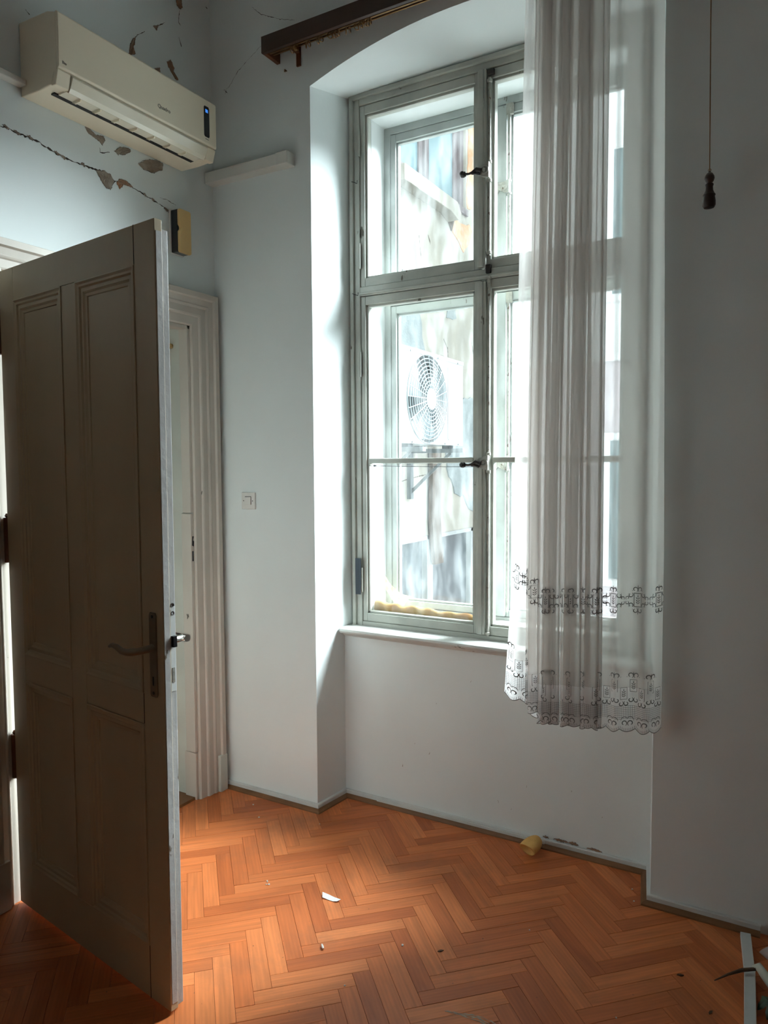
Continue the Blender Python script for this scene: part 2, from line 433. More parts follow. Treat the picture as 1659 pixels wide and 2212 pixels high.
def arch(x):
    t = (x - 1.235) / 0.695
    return 3.064 + 0.120 * (1 - t * t)
b = MB()
ZS = 3.064
b.prism([(-0.38, 0), (NX0, 0), (0.562, WY), (0.583, FY), (0.62, OUT), (-0.38, OUT)], fn_xy, 0, ZS)
b.prism([(NX1, 0), (XR + 0.2, 0), (XR + 0.2, OUT), (1.80, OUT), (1.842, FY), (1.893, WY)], fn_xy, 0, ZS)
b.box(0.50, 1.95, WY, OUT, 0, 0.772)
b.box(-0.38, NX0, 0, OUT, ZS, CEIL)
b.box(NX1, XR + 0.2, 0, OUT, ZS, CEIL)
b.box(NX0, NX1, FY, OUT, 3.09, CEIL)
n = 24
vs = []; fs = []
for i in range(n + 1):
    x = NX0 + (NX1 - NX0) * i / n
    xb = 0.575 + (1.85 - 0.575) * i / n
    vs += [(x, 0, arch(x)), (x, 0, CEIL), (xb, FY + 0.005, 3.106)]
for i in range(n):
    a = i * 3; c = a + 3
    fs += [(a, c, c + 1, a + 1), (a + 2, c + 2, c, a)]
b.add(vs, fs)
b.add([(NX0, 0, ZS), (0.562, WY, ZS), (0.584, FY + 0.005, ZS), (0.575, FY + 0.005, 3.107)], [(0, 1, 2, 3)])
b.add([(NX1, 0, ZS), (1.893, WY, ZS), (1.841, FY + 0.005, ZS), (1.85, FY + 0.005, 3.107)], [(3, 2, 1, 0)])
wall_back = tag(b.build('wall_back', 'wall', smooth=True), 'white window wall with the arched window niche', 'wall', kind='structure')

b = MB().box(XR, XR + 0.2, YF - 0.2, 0.5, 0, CEIL)
tag(b.build('wall_right', 'wall'), 'plain white wall right of the camera, out of view', 'wall', kind='structure')
b = MB().box(-0.38, XR + 0.2, YF - 0.2, YF, 0, CEIL)
tag(b.build('wall_front', 'wall'), 'plain white wall behind the camera, out of view', 'wall', kind='structure')
b = MB().box(-0.38, XR + 0.2, YF - 0.2, 0.5, CEIL, CEIL + 0.2)
tag(b.build('ceiling', 'ceiling'), 'plain white ceiling above the frame', 'ceiling', kind='structure')
# dim hall behind the doorway
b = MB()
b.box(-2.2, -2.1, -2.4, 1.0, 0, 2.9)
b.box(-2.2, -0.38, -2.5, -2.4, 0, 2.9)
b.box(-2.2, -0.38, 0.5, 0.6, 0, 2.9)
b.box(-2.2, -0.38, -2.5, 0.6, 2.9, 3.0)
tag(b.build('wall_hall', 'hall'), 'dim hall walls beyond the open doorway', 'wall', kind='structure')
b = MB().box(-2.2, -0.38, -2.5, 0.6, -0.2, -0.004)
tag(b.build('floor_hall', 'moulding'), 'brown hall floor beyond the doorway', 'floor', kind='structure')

# ------------------------------------------------------------------ parquet, plank by plank
PW, PL = 0.0541, 0.2905
A0, B0 = 0.119 - PL, 1.039
S2 = math.sqrt(0.5)
bm = bmesh.new()
bmesh.ops.create_cube(bm, size=1.0)
for v in bm.verts:
    v.co = Vector((v.co.x * (PL - 0.0007), v.co.y * (PW - 0.0007), v.co.z * 0.013 - 0.0065))
top = [e for e in bm.edges if all(v.co.z > -0.001 for v in e.verts)]
bmesh.ops.bevel(bm, geom=top, offset=0.0006, segments=1, affect='EDGES')
plank_me = bpy.data.meshes.new('plank'); bm.to_mesh(plank_me); bm.free()
plank_me.materials.append(MT['parquet'])
slots = []
for mcol in range(-16, 17):
    for k in range(-90, 91):
        oa, ob = A0 + mcol * PL, B0 + mcol * PL
        # the pattern repeats under (PL, PL) and (-PW, PW)
        for kind in (0, 1):
            if kind == 0:
                ca, cb, rot = oa - k * PW + PL / 2, ob + (k + 0.5) * PW, PI / 4
            else:
                ca, cb, rot = oa + PL - (k - 0.5) * PW, ob + k * PW + PL / 2, -PI / 4
            x, y = (ca + cb) * S2, (ca - cb) * S2
            slots.append((x, y, rot))
def in_room(x, y):
    if -0.13 < x < XR + 0.13 and YF - 0.13 < y < 0.13: return True
    return NX0 - 0.13 < x < NX1 + 0.13 and 0 <= y < WY + 0.13
seen = set(); near = []; rest = []
for x, y, r in slots:
    key = (round(x, 3), round(y, 3), round(r, 2))
    if key in seen or not in_room(x, y): continue
    seen.add(key)
    d = Vector((x, y, 0)) - CAM_POS
    dz = d.dot(FWD)
    ok = False
    if dz > 0.3:
        u = 829.5 + 1594.4 * d.dot(RGT) / dz; w = 1106 - 1594.4 * d.dot(UPV) / dz
        ok = -90 < u < 1749 and w < 2330
    (near if ok else rest).append((-(dz) if ok else 0, x, y, r))
near.sort(key=lambda q: -q[0])
near, spill = near[:300], near[300:]
rest += spill
for _, x, y, r in near:
    o = bpy.data.objects.new('plank', plank_me)
    COL.objects.link(o)
    o.location = (x, y, random.uniform(-0.0005, 0.0002))
    o.rotation_euler = (random.uniform(-0.002, 0.002), random.uniform(-0.0008, 0.0008), r + (PI if random.random() < 0.5 else 0))
    o.parent = floor
b = MB()
hx, hy = (PL - 0.0009) / 2, (PW - 0.0009) / 2
for _, x, y, r in rest:
    c, s_ = math.cos(r), math.sin(r)
    vs = [(x + c * u - s_ * v, y + s_ * u + c * v, z) for z in (-0.013, 0) for u, v in ((-hx, -hy), (hx, -hy), (hx, hy), (-hx, hy))]
    b.add(vs, [(4, 5, 6, 7), (0, 1, 5, 4), (1, 2, 6, 5), (2, 3, 7, 6), (3, 0, 4, 7)])
tag(b.build('plank_field', 'parquet', floor), kind='stuff')

# ------------------------------------------------------------------ skirting: white strip over a brown moulding
fn_fl = lambda u, v, h: (u, v, h)
white_prof = [(0, 0.002), (0.012, 0.002), (0.012, 0.028), (0.010, 0.031), (0, 0.031)]
brown_prof = [(0, 0), (0.031, 0), (0.030, 0.005), (0.024, 0.011), (0.015, 0.014), (0, 0.014)]
def skirting(name, label, path, mitre_brown=True):
    t = thing(name, (path[0][0], path[0][1], 0), label, 'skirting', kind='structure')
    MB().sweep(path, white_prof, fn_fl).build('white_strip', 'strip', t)
    MB().sweep(path, brown_prof, fn_fl).build('brown_moulding', 'moulding', t)
    return t
skirting('baseboard_back', 'white strip and brown moulding along the window wall and into the niche',
         [(2.268, 0), (NX1, 0), (1.893, WY), (0.562, WY), (NX0, 0), (0.0, 0)])
skirting('baseboard_back_end', 'stretch of skirting past the plastic film on the window wall', [(XR, 0), (2.34, 0)])
skirting('baseboard_right', 'skirting along the right wall, out of view', [(XR, YF), (XR, 0)])
skirting('baseboard_left', 'skirting on the left wall in the dark behind the open door', [(0, -1.16), (0, YF)])
# a doubled length of strip under the window
b = MB().box(0.735, 1.50, WY - 0.0165, WY - 0.011, 0.004, 0.024)
tag(b.build('trim_1', 'strip'), 'second thin white strip fixed over the skirting below the window', 'strip', kind='structure')

# ------------------------------------------------------------------ door casing and lining
cas = thing('trim_2', (0, DY1, 0), 'cream moulded door casing with chipped paint around the doorway', 'door casing', kind='structure')
prof = [(0, 0.0), (0, 0.014), (0.006, 0.020), (0.040, 0.022), (0.044, 0.029), (0.050, 0.031), (0.078, 0.029), (0.083, 0.034),
        (0.088, 0.036), (0.094, 0.033), (0.116, 0.037), (0.121, 0.047), (0.143, 0.047), (0.145, 0.044), (0.145, 0)]
fn_cas = lambda u, v, h: (h, u, v)
MB().sweep([(DY0, 0), (DY0, DZ), (DY1, DZ), (DY1, 0)], prof, fn_cas).build('moulded_casing', 'casing', cas)
MB().box(0, 0.050, DY1 + 0.100, DY1 + 0.147, 0, 0.17).build('plinth_block', 'lining', cas, 0.003)
MB().box(0, 0.050, DY0 - 0.147, DY0 - 0.100, 0, 0.17).build('plinth_block', 'casing', cas, 0.003)
b = MB()
b.box(-0.378, -0.003, DY1 - 0.004, DY1 + 0.02, 0, DZ)
b.build('lining_board', 'lining', cas)
MB().box(-0.378, -0.003, DY0 - 0.02, DY0 + 0.004, 0, DZ).build('lining_board', 'lining', cas)
MB().box(-0.378, -0.003, DY0, DY1, DZ - 0.006, DZ + 0.02).build('head_lining', 'lining', cas)
# rebate stop on the latch side, split and chipped near the latch plate
b = MB()
b.box(-0.040, 0.010, DY1 - 0.016, DY1, 1.30, DZ)
b.box(-0.046, 0.010, DY1 - 0.018, DY1, 0.22, 1.295)
b.box(-0.060, 0.008, DY1 - 0.014, DY1, 0.0, 0.215)
b.build('rebate_stop', 'casing', cas, 0.002)
MB().box(-0.040, 0.010, DY0, DY1, DZ - 0.016, DZ).build('rebate_stop', 'casing', cas, 0.002)
b = MB().box(0.0085, 0.0108, DY1 - 0.012, DY1 - 0.004, 1.085, 1.130)
b.build('latch_slot', 'black', cas)
b = MB().prism([(DY1 - 0.013, 1.155), (DY1 - 0.002, 1.150), (DY1 + 0.001, 1.172), (DY1 - 0.007, 1.178), (DY1 - 0.001, 1.195), (DY1 - 0.010, 1.196)], fn_yz, 0.008, 0.0112)
b.build('latch_hole', 'black', cas)
b = MB().box(-0.378, -0.002, DY0, DY1, -0.012, 0.012)
tag(b.build('threshold', 'moulding'), 'dark brown wooden threshold in the doorway', 'threshold', kind='structure')
peg = MB().lathe([(0.0, 0), (0.011, 0.002), (0.012, 0.03), (0.012, 0.052), (0.009, 0.058)], (-0.095, DY1 - 0.004, 2.035), (0, -1, 0), 16)
tag(peg.build('door_peg', 'amber', smooth=True), 'small cream round peg high inside the doorway', 'peg')

# ------------------------------------------------------------------ door leaf (local: x from hinge, y thickness, z up)
door = thing('door_1', (0.052, -1.077, 0.0), 'cream four panel door standing open, its near face in shadow', 'door', kind='structure')
door.rotation_euler = (0, math.radians(0.20), math.atan2(-0.1383, 0.9904))
DW, DH0, DH1 = 0.848, 0.014, 2.140
TH = 0.024            # front slab; local y runs towards the window
def dpart(mb, name, mat, bevel=0.0, smooth=False):
    return mb.build(name, mat, door, bevel, smooth, local=True)
PANELS = [(0.092, 0.384, 0.888, 2.036), (0.464, 0.756, 0.888, 2.036), (0.092, 0.384, 0.168, 0.800), (0.464, 0.756, 0.168, 0.800)]
# stiles and rails
def slab(mb, x0, x1, z0, z1, y0=0.0, y1=TH): mb.box(x0, x1, y0, y1, z0, z1)
for x0, x1, z0, z1, nme in ((0, 0.092, DH0, DH1, 'stile'), (0.756, DW, DH0, DH1, 'stile'), (0.384, 0.464, 0.168, 2.036, 'middle_stile'),
                            (0.0925, 0.7555, 2.036, DH1, 'rail'), (0.0925, 0.7555, DH0, 0.168, 'rail')):
    mb = MB(); slab(mb, x0, x1, z0, z1); dpart(mb, nme, 'door', 0.0018)
for x0, x1 in ((0.0925, 0.3838), (0.4642, 0.7555)):
    mb = MB(); slab(mb, x0, x1, 0.8005, 0.8875); dpart(mb, 'rail', 'door', 0.0018)
# back leaf behind the rebate
mb = MB().box(0.006, DW - 0.004, TH, TH + 0.020, DH0 + 0.004, DH1 - 0.022)
dpart(mb, 'back_leaf', 'door_edge', 0.002)
mb = MB().box(DW - 0.0015, DW + 0.0012, 0.004, TH - 0.002, DH0 + 0.02, DH1 - 0.03)
dpart(mb, 'painted_edge', 'door_edge', 0.0005)
for x0, x1, z0, z1 in PANELS:
    mb = MB().box(x0 - 0.004, x1 + 0.004, 0.013, TH - 0.001, z0 - 0.004, z1 + 0.004)
    pn = dpart(mb, 'panel', 'door')
    mb = MB()
    mprof = [(0, -0.003), (0.004, -0.0035), (0.010, 0.000), (0.016, 0.001), (0.020, 0.006), (0.030, 0.005), (0.036, 0.009), (0.044, 0.010), (0.046, 0.013), (0, 0.013)]
    loop = [(x0, z0), (x1, z0), (x1, z1), (x0, z1)]
    k = len(mprof); vs = []; fs = []
    cx, cz = (x0 + x1) / 2, (z0 + z1) / 2
    for (px, pz) in loop:
        for o_, h in mprof:
            vs.append((px + (o_ if px < cx else -o_), h, pz + (o_ if pz < cz else -o_)))
    for i in range(4):
        for j in range(k):
            fs.append((i * k + j, i * k + (j + 1) % k, ((i + 1) % 4) * k + (j + 1) % k, ((i + 1) % 4) * k + j))
    mb.add(vs, fs)
    mm = mb.build('moulding', 'door', pn, local=True)
# split between rail and stile
mb = MB().box(0.7552, 0.7572, -0.0006, 0.003, 2.038, DH1)
dpart(mb, 'joint_gap', 'crack')
mb = MB().box(0.7552, 0.7572, -0.0006, 0.003, 0.802, 0.886)
dpart(mb, 'joint_gap', 'crack')
mb = MB().box(0.7552, 0.7570, -0.0006, 0.003, DH0, 0.166)
dpart(mb, 'joint_gap', 'crack')
# long plate and lever handle on the near face
mb = MB().prism([(0.793, 0.893), (0.797, 0.886), (0.819, 0.886), (0.823, 0.893), (0.823, 1.108), (0.819, 1.116), (0.797, 1.116), (0.793, 1.108)], lambda u, v, t: (u, t, v), -0.005, 0.0)
pl_ = dpart(mb, 'handle_plate', 'handle', 0.0012)
mb = MB()
for z in (0.897, 1.105): mb.lathe([(0.0045, 0), (0.0045, 0.0012), (0.002, 0.002)], (0.808, -0.005, z), (0, -1, 0), 12)
mb.build('screw', 'dark_iron', pl_, local=True)
MB().box(0.805, 0.811, -0.0056, -0.004, 0.918, 0.942).build('keyhole', 'black', pl_, local=True)
lev = MB().tube([(0.808, -0.004, 1.020), (0.808, -0.022, 1.020), (0.806, -0.048, 1.019), (0.797, -0.060, 1.018), (0.782, -0.064, 1.016), (0.755, -0.063, 1.015),
                 (0.728, -0.061, 1.022), (0.705, -0.060, 1.024), (0.690, -0.060, 1.018)], [0.011, 0.010, 0.0095, 0.0098, 0.0095, 0.0088, 0.0078, 0.0062, 0.004], 14)
dpart(lev, 'lever_handle', 'handle', 0, True)
# far-side handle (chrome end shows past the edge), latch, edge plates
mb = MB().tube([(0.808, TH + 0.020, 1.030), (0.808, TH + 0.062, 1.030), (0.800, TH + 0.074, 1.030), (0.70, TH + 0.076, 1.028)], [0.0105, 0.0105, 0.0105, 0.0095], 16)
dpart(mb, 'lever_handle', 'chrome', 0, True)
mb = MB().tube([(0.822, TH + 0.074, 1.030), (0.800, TH + 0.074, 1.030)], 0.0105, 16)
dpart(mb, 'lever_handle', 'chrome', 0, True)
mb = MB().box(DW - 0.0035, DW + 0.0075, TH + 0.004, TH + 0.016, 1.022, 1.052)
dpart(mb, 'latch', 'black', 0.001)
mb = MB().box(DW - 0.0045, DW - 0.0030, TH + 0.002, TH + 0.018, 0.90, 1.13)
dpart(mb, 'lock_plate', 'strip', 0.0006)
mb = MB()
for z in (1.113, 1.135): mb.ring((DW - 0.003, TH + 0.010, z), (1, 0, 0), 0.0045, 0.0012, 14, 5)
dpart(mb, 'screw_ring', 'dark_iron')
mb = MB().box(DW - 0.0032, DW - 0.0022, TH + 0.006, TH + 0.014, 0.925, 0.965)
dpart(mb, 'bolt_slot', 'iron')
# hinges in the gap at the casing
for z0 in (1.26, 0.52, 1.95):
    mb = MB().tube([(-0.013, 0.006, z0 - 0.075), (-0.013, 0.006, z0 + 0.075)], 0.012, 14)
    mb.box(-0.03, 0.004, 0.004, 0.012, z0 - 0.06, z0 + 0.06)
    mb.lathe([(0.004, 0), (0.008, 0.006), (0.004, 0.014)], (-0.013, 0.006, z0 + 0.075), (0, 0, 1), 12)
    dpart(mb, 'hinge', 'pelmet_in', 0, True)
# ------------------------------------------------------------------ plaster damage
def crack(wallname, parent, pts, w, mapf, mat='crack'):
    """thin irregular ribbon following a crack"""
    P = []
    for i in range(len(pts) - 1):
        a, c = Vector(pts[i]), Vector(pts[i + 1])
        nseg = max(2, int((c - a).length / 0.008))
        for k in range(nseg):
            q = a.lerp(c, k / nseg)
            P.append(q + Vector((random.gauss(0, 0.0012), random.gauss(0, 0.0012))))
    P.append(Vector(pts[-1]))
    vs = []; fs = []
    for i, q in enumerate(P):
        d = (P[min(i + 1, len(P) - 1)] - P[max(i - 1, 0)])
        d = d.normalized() if d.length > 1e-6 else Vector((1, 0))
        nrm = Vector((-d.y, d.x))
        ww = w * random.choice((0.25, 0.5, 0.7, 1.0, 1.5)) * (0.4 + 0.6 * math.sin(PI * min(1, max(0.06, i / len(P)))))
        for sgn in (-1, 1):
            r = q + nrm * (sgn * ww)
            vs.append(mapf(r.x, r.y, 0.0006))
    for i in range(len(P) - 1):
        fs.append((2 * i, 2 * i + 1, 2 * i + 3, 2 * i + 2))
    return MB().add(vs, fs).build('plaster_crack', mat, parent)

def patch(parent, pts, mapf, mat, name='missing_plaster'):
    """a broken-out patch: uneven raw surface with a dark lower lip"""
    c = Vector((sum(p[0] for p in pts) / len(pts), sum(p[1] for p in pts) / len(pts)))
    ring = []
    for i in range(len(pts)):
        a, d = Vector(pts[i]), Vector(pts[(i + 1) % len(pts)])
        for k in range(4):
            q = a.lerp(d, k / 4)
            ring.append(q + Vector((random.gauss(0, 0.001), random.gauss(0, 0.001))))
    n = len(ring); vs = []; fs = []
    for f in (1.0, 0.93, 0.6, 0.3):
        for q in ring:
            r = c + (q - c) * f
            h = 0.0004 if f == 1.0 else random.uniform(0.0008, 0.0045)
            vs.append(mapf(r.x, r.y, h))
    vs.append(mapf(c.x, c.y, 0.003))
    for l in range(3):
        for i in range(n):
            fs.append((l * n + i, l * n + (i + 1) % n, (l + 1) * n + (i + 1) % n, (l + 1) * n + i))
    for i in range(n): fs.append((3 * n + i, 3 * n + (i + 1) % n, 4 * n))
    o = MB().add(vs, fs).build(name, mat, parent)
    # cracked rim
    rim = []
    for i in range(n + 1):
        rim.append(tuple(c + (ring[i % n] - c) * 1.01))
    crack('', parent, rim, 0.0011, mapf)
    return o
mL = lambda u, v, h: (h, u, v)
mB = lambda u, v, h: (u, -h, v)
CR = [(-1.30, 2.66), (-1.10, 2.645), (-1.015, 2.638), (-0.989, 2.645), (-0.966, 2.638), (-0.942, 2.639), (-0.908, 2.639), (-0.88, 2.64), (-0.852, 2.632), (-0.819, 2.627), (-0.778, 2.622),
      (-0.732, 2.619), (-0.684, 2.622), (-0.652, 2.623), (-0.618, 2.627), (-0.576, 2.624), (-0.55, 2.608), (-0.524, 2.617), (-0.479, 2.617), (-0.442, 2.611),
      (-0.404, 2.604), (-0.356, 2.597), (-0.317, 2.59), (-0.282, 2.578), (-0.267, 2.56)]
crack('', wall_left, CR, 0.0030, mL)
for q in ((-0.995, 2.642), (-0.955, 2.639), (-0.905, 2.640), (-0.80, 2.625), (-0.775, 2.620), (-0.69, 2.622), (-0.40, 2.604), (-0.355, 2.597), (-0.285, 2.578)):
    w = random.uniform(0.008, 0.014)
    patch(wall_left, [(q[0] - w, q[1] + 0.003), (q[0] - w * 0.2, q[1] + 0.006), (q[0] + w, q[1] - 0.001), (q[0] + w * 0.3, q[1] - 0.006)], mL, 'plaster_raw')
for pts, mt in (
    ([(-0.635, 2.621), (-0.601, 2.633), (-0.567, 2.627), (-0.549, 2.609), (-0.569, 2.571), (-0.591, 2.571), (-0.615, 2.594)], 'plaster_raw'),
    ([(-0.54, 2.608), (-0.523, 2.627), (-0.487, 2.628), (-0.46, 2.614), (-0.488, 2.611), (-0.508, 2.611), (-0.525, 2.586)], 'brick_raw'),
    ([(-0.429, 2.716), (-0.39, 2.747), (-0.331, 2.764), (-0.296, 2.761), (-0.302, 2.733), (-0.353, 2.706), (-0.401, 2.703)], 'plaster_raw'),
    ([(-0.546, 2.724), (-0.519, 2.748), (-0.474, 2.761), (-0.465, 2.753), (-0.493, 2.729), (-0.529, 2.716)], 'plaster_raw'),
    ([(-0.679, 2.763), (-0.663, 2.77), (-0.647, 2.749), (-0.597, 2.761), (-0.589, 2.75), (-0.602, 2.728), (-0.623, 2.738), (-0.664, 2.746)], 'plaster_raw'),
    ([(-0.427, 3.208), (-0.446, 3.184), (-0.456, 3.159), (-0.463, 3.127), (-0.448, 3.129), (-0.429, 3.142), (-0.44, 3.16), (-0.429, 3.189)], 'brick_raw'),
    ([(-0.263, 3.187), (-0.242, 3.204), (-0.222, 3.179), (-0.228, 3.162), (-0.199, 3.141), (-0.213, 3.135), (-0.238, 3.153), (-0.253, 3.169)], 'brick_raw'),
    ([(-0.334, 3.296), (-0.304, 3.311), (-0.315, 3.287)], 'plaster_raw'),
    ([(-0.203, 3.465), (-0.171, 3.482), (-0.166, 3.45), (-0.183, 3.438), (-0.198, 3.445)], 'brick_raw'),
    ([(-0.334, 3.129), (-0.304, 3.144), (-0.3, 3.128), (-0.32, 3.125)], 'brick_raw')):
    patch(wall_left, pts, mL, mt)
for pts in ([(-0.183, 3.431), (-0.192, 3.381), (-0.179, 3.372)], [(-0.191, 3.321), (-0.177, 3.287)], [(-0.429, 3.207), (-0.379, 3.252)], [(-0.304, 3.311), (-0.268, 3.342)],
            [(-0.909, 3.067), (-0.892, 3.057)], [(-0.316, 2.617), (-0.28, 2.62), (-0.255, 2.616), (-0.229, 2.613)], [(-0.615, 2.713), (-0.612, 2.694), (-0.569, 2.711)],
            [(-0.026, 3.53), (-0.015, 3.526)], [(-0.463, 3.127), (-0.520, 3.075)]):
    crack('', wall_left, pts, 0.0016, mL)
for pts, w in (([(0.290, 3.295), (0.198, 3.246), (0.156, 3.222), (0.102, 3.166), (0.075, 3.164)], 0.0009), ([(0.244, 3.466), (0.293, 3.421), (0.391, 3.373), (0.467, 3.347)], 0.0010),
               ([(0.075, 3.168), (0.096, 3.147)], 0.0014), ([(0.088, 3.162), (0.082, 3.145)], 0.0014)):
    crack('', wall_back, pts, w, mB)
# pale scrape across the planks near the camera
mF = lambda u, v, h: (u, v, h)
for off_ in (0.0, 0.005, -0.004):
    crack('', floor, [(1.539 + off_, -0.804 + off_), (1.583 + off_, -0.794 + off_), (1.622, -0.788 + off_ * 2), (1.660, -0.789 + off_ * 2), (1.684, -0.794 + off_ * 2)], 0.0022, mF, 'scrape').name = 'floor_scrape'
# worn spots above the skirting under the window
mN = lambda u, v, h: (u, WY - h, v)
for x, z, w, h in ((1.56, 0.037, 0.028, 0.006), (1.61, 0.036, 0.02, 0.008), (1.69, 0.034, 0.03, 0.004), (1.50, 0.036, 0.012, 0.004)):
    patch(wall_back, [(x - w, z), (x - w * 0.3, z + h), (x + w * 0.5, z + h * 0.7), (x + w, z - 0.001), (x, z - 0.003)], mN, 'brick_raw', 'worn_spot')
for x, z in ((0.86, 0.20), (0.92, 0.31), (0.99, 0.28), (1.18, 0.62), (1.42, 0.23), (1.36, 0.12), (1.30, 0.14), (1.60, 0.25), (1.72, 0.17), (1.02, 0.50)):
    crack('', wall_back, [(x, z), (x + random.uniform(-0.004, 0.004), z - random.uniform(0.004, 0.014))], random.uniform(0.0006, 0.0012), mN, 'plaster_raw')

# ------------------------------------------------------------------ windows
def bars(mb_list, x0, x1, z0, z1, wl, wr, wb, wt, y0, y1, bead=0.010, by=0.010):
    """stiles and rails plus a stepped glazing bead; returns one MB"""
    mb = MB()
    mb.box(x0, x0 + wl, y0, y1, z0, z1)
    mb.box(x1 - wr, x1, y0, y1, z0, z1)
    mb.box(x0 + wl, x1 - wr, y0 + 0.0006, y1 - 0.0006, z0, z0 + wb)
    mb.box(x0 + wl, x1 - wr, y0 + 0.0006, y1 - 0.0006, z1 - wt, z1)
    a0, a1, c0, c1 = x0 + wl, x1 - wr, z0 + wb, z1 - wt
    mb.box(a0 - 0.001, a0 + bead, y0 + by, y1, c0, c1)
    mb.box(a1 - bead, a1 + 0.001, y0 + by, y1, c0, c1)
    mb.box(a0, a1, y0 + by, y1, c0 - 0.001, c0 + bead)
    mb.box(a0, a1, y0 + by, y1, c1 - bead, c1 + 0.001)
    return mb, (a0 + bead, a1 - bead, c0 + bead, c1 - bead)
def pane_obj(a, y, mat, parent):
    return MB().box(a[0] - 0.004, a[1] + 0.004, y, y + 0.003, a[2] - 0.004, a[3] + 0.004).build('pane', mat, parent)

win = thing('window_1', (1.205, 0.25, 0.785), 'old inner casement window with peeling grey white frame, four sashes and a transom', 'window', kind='structure')
FX0, FX1, FZ0, FZ1 = 0.583, 1.840, 0.780, 3.106
mb = MB()
mb.box(FX0, FX0 + 0.046, FY - 0.012, FY + 0.052, FZ0, FZ1)
mb.box(FX1 - 0.046, FX1, FY - 0.012, FY + 0.052, FZ0, FZ1)
mb.box(FX0, FX0 + 0.018, FY - 0.024, FY, FZ0, FZ1)
mb.box(FX1 - 0.018, FX1, FY - 0.024, FY, FZ0, FZ1)
mb.build('frame', 'frame', win, 0.003)
mb = MB()
mb.box(FX0 + 0.046, FX1 - 0.046, FY - 0.0115, FY + 0.052, FZ1 - 0.046, FZ1)
mb.box(FX0 + 0.01, FX1 - 0.01, FY - 0.024, FY, FZ1 - 0.020, FZ1)
mb.box(FX0 + 0.046, FX1 - 0.046, FY - 0.0115, FY + 0.052, FZ0, FZ0 + 0.022)
mb.build('frame', 'frame_h', win, 0.003)
mb = MB().box(FX0 + 0.046, FX1 - 0.046, FY - 0.014, FY + 0.052, 2.247, 2.286)
mb.box(FX0 + 0.046, FX1 - 0.046, FY - 0.020, FY, 2.252, 2.262)
mb.build('transom', 'frame_h', win, 0.003)
XM = 1.2055
SY0, SY1 = FY - 0.006, FY + 0.034
SASH = [(0.630, 1.198, 2.288, 3.058, 0), (1.213, 1.794, 2.288, 3.058, 0), (0.630, 1.198, 0.803, 2.245, 1), (1.213, 1.794, 0.803, 2.245, 1)]
for i, (x0, x1, z0, z1, low) in enumerate(SASH):
    wr, wl = (0.028, 0.024) if i % 2 == 0 else (0.028, 0.024)
    if i % 2 == 0: wl, wr = 0.022, 0.028
    else: wl, wr = 0.028, 0.026
    mb, g = bars(None, x0, x1, z0, z1, wl, wr, 0.036, 0.036, SY0, SY1)
    sh = mb.build('sash', 'frame', win, 0.002)
    if low:
        zb = 1.524
        mb = MB()
        mb.box(g[0] - 0.003, g[1] + 0.003, SY0 + 0.004, SY1, zb - 0.011, zb + 0.011)
        mb.build('glazing_bar', 'frame_h', sh, 0.004)
        pane_obj((g[0], g[1], zb + 0.009, g[3]), SY0 + 0.020, 'pane', sh)
        pane_obj((g[0], g[1], g[2], zb - 0.009), SY0 + 0.020, 'pane', sh)
    else:
        pane_obj(g, SY0 + 0.020, 'pane', sh)
# meeting cover strips
for z0, z1 in ((2.292, 3.056), (0.806, 2.236)):
    mb = MB().box(1.186, 1.224, SY0 - 0.016, SY0 + 0.02, z0, z1)
    mb.box(1.193, 1.214, SY0 - 0.022, SY0, z0, z1)
    mb.build('cover_strip', 'frame', win, 0.003)
# espagnolette rods and lever handles
for z0, z1, zh in ((2.335, 3.02, 2.662), (0.80, 2.262, 1.512)):
    mb = MB().tube([(1.236, SY0 - 0.010, z0), (1.236, SY0 - 0.010, z1)], 0.0055, 10)
    for z in (z0 + 0.012, z1 - 0.012, zh - 0.036, zh + 0.036):
        mb.lathe([(0.006, -0.007), (0.010, -0.005), (0.010, 0.005), (0.006, 0.007)], (1.236, SY0 - 0.010, z), (0, 0, 1), 12)
    mb.build('locking_rod', 'iron', win, 0, True)
    hb = MB().prism([(1.243, zh - 0.030), (1.243, zh + 0.030), (1.225, zh + 0.024), (1.205, zh + 0.020), (1.192, zh + 0.008), (1.200, zh - 0.012), (1.215, zh - 0.024)], fn_xz, SY0 - 0.034, SY0 - 0.022)
    hb.lathe([(0.017, 0), (0.017, 0.004), (0.012, 0.006), (0.010, 0.003), (0.007, 0.003), (0.006, 0.010), (0.002, 0.011)], (1.226, SY0 - 0.033, zh), (0, -1, 0), 20)
    hd = hb.build('handle_plate', 'iron', win, 0.0012)
    lv = MB().tube([(1.215, SY0 - 0.040, zh - 0.004), (1.195, SY0 - 0.044, zh + 0.004), (1.178, SY0 - 0.047, zh - 0.006), (1.166, SY0 - 0.049, zh - 0.009), (1.152, SY0 - 0.050, zh - 0.008)], [0.010, 0.0085, 0.0055, 0.0045, 0.0050], 10)
    lv.tube([(1.208, SY0 - 0.040, zh - 0.016), (1.192, SY0 - 0.043, zh - 0.010), (1.176, SY0 - 0.046, zh - 0.010)], [0.006, 0.005, 0.004], 8)
    lv.lathe([(0.003, -0.012), (0.010, -0.009), (0.0125, 0), (0.010, 0.009), (0.003, 0.012)], (1.142, SY0 - 0.051, zh - 0.008), (1, 0, 0.1), 14)
    lv.lathe([(0.0095, 0.009), (0.0095, 0.014), (0.005, 0.018)], (1.142, SY0 - 0.051, zh - 0.008), (0, -1, 0), 12)
    lv.build('lever', 'dark_iron', hd, 0, True)
mb = MB().box(1.228, 1.256, SY0 - 0.012, SY0 - 0.002, 3.030, 3.052)
mb.box(1.224, 1.246, SY0 - 0.018, SY0 - 0.002, 2.266, 2.300)
mb.build('rod_keeper', 'dark_iron', win, 0.002)
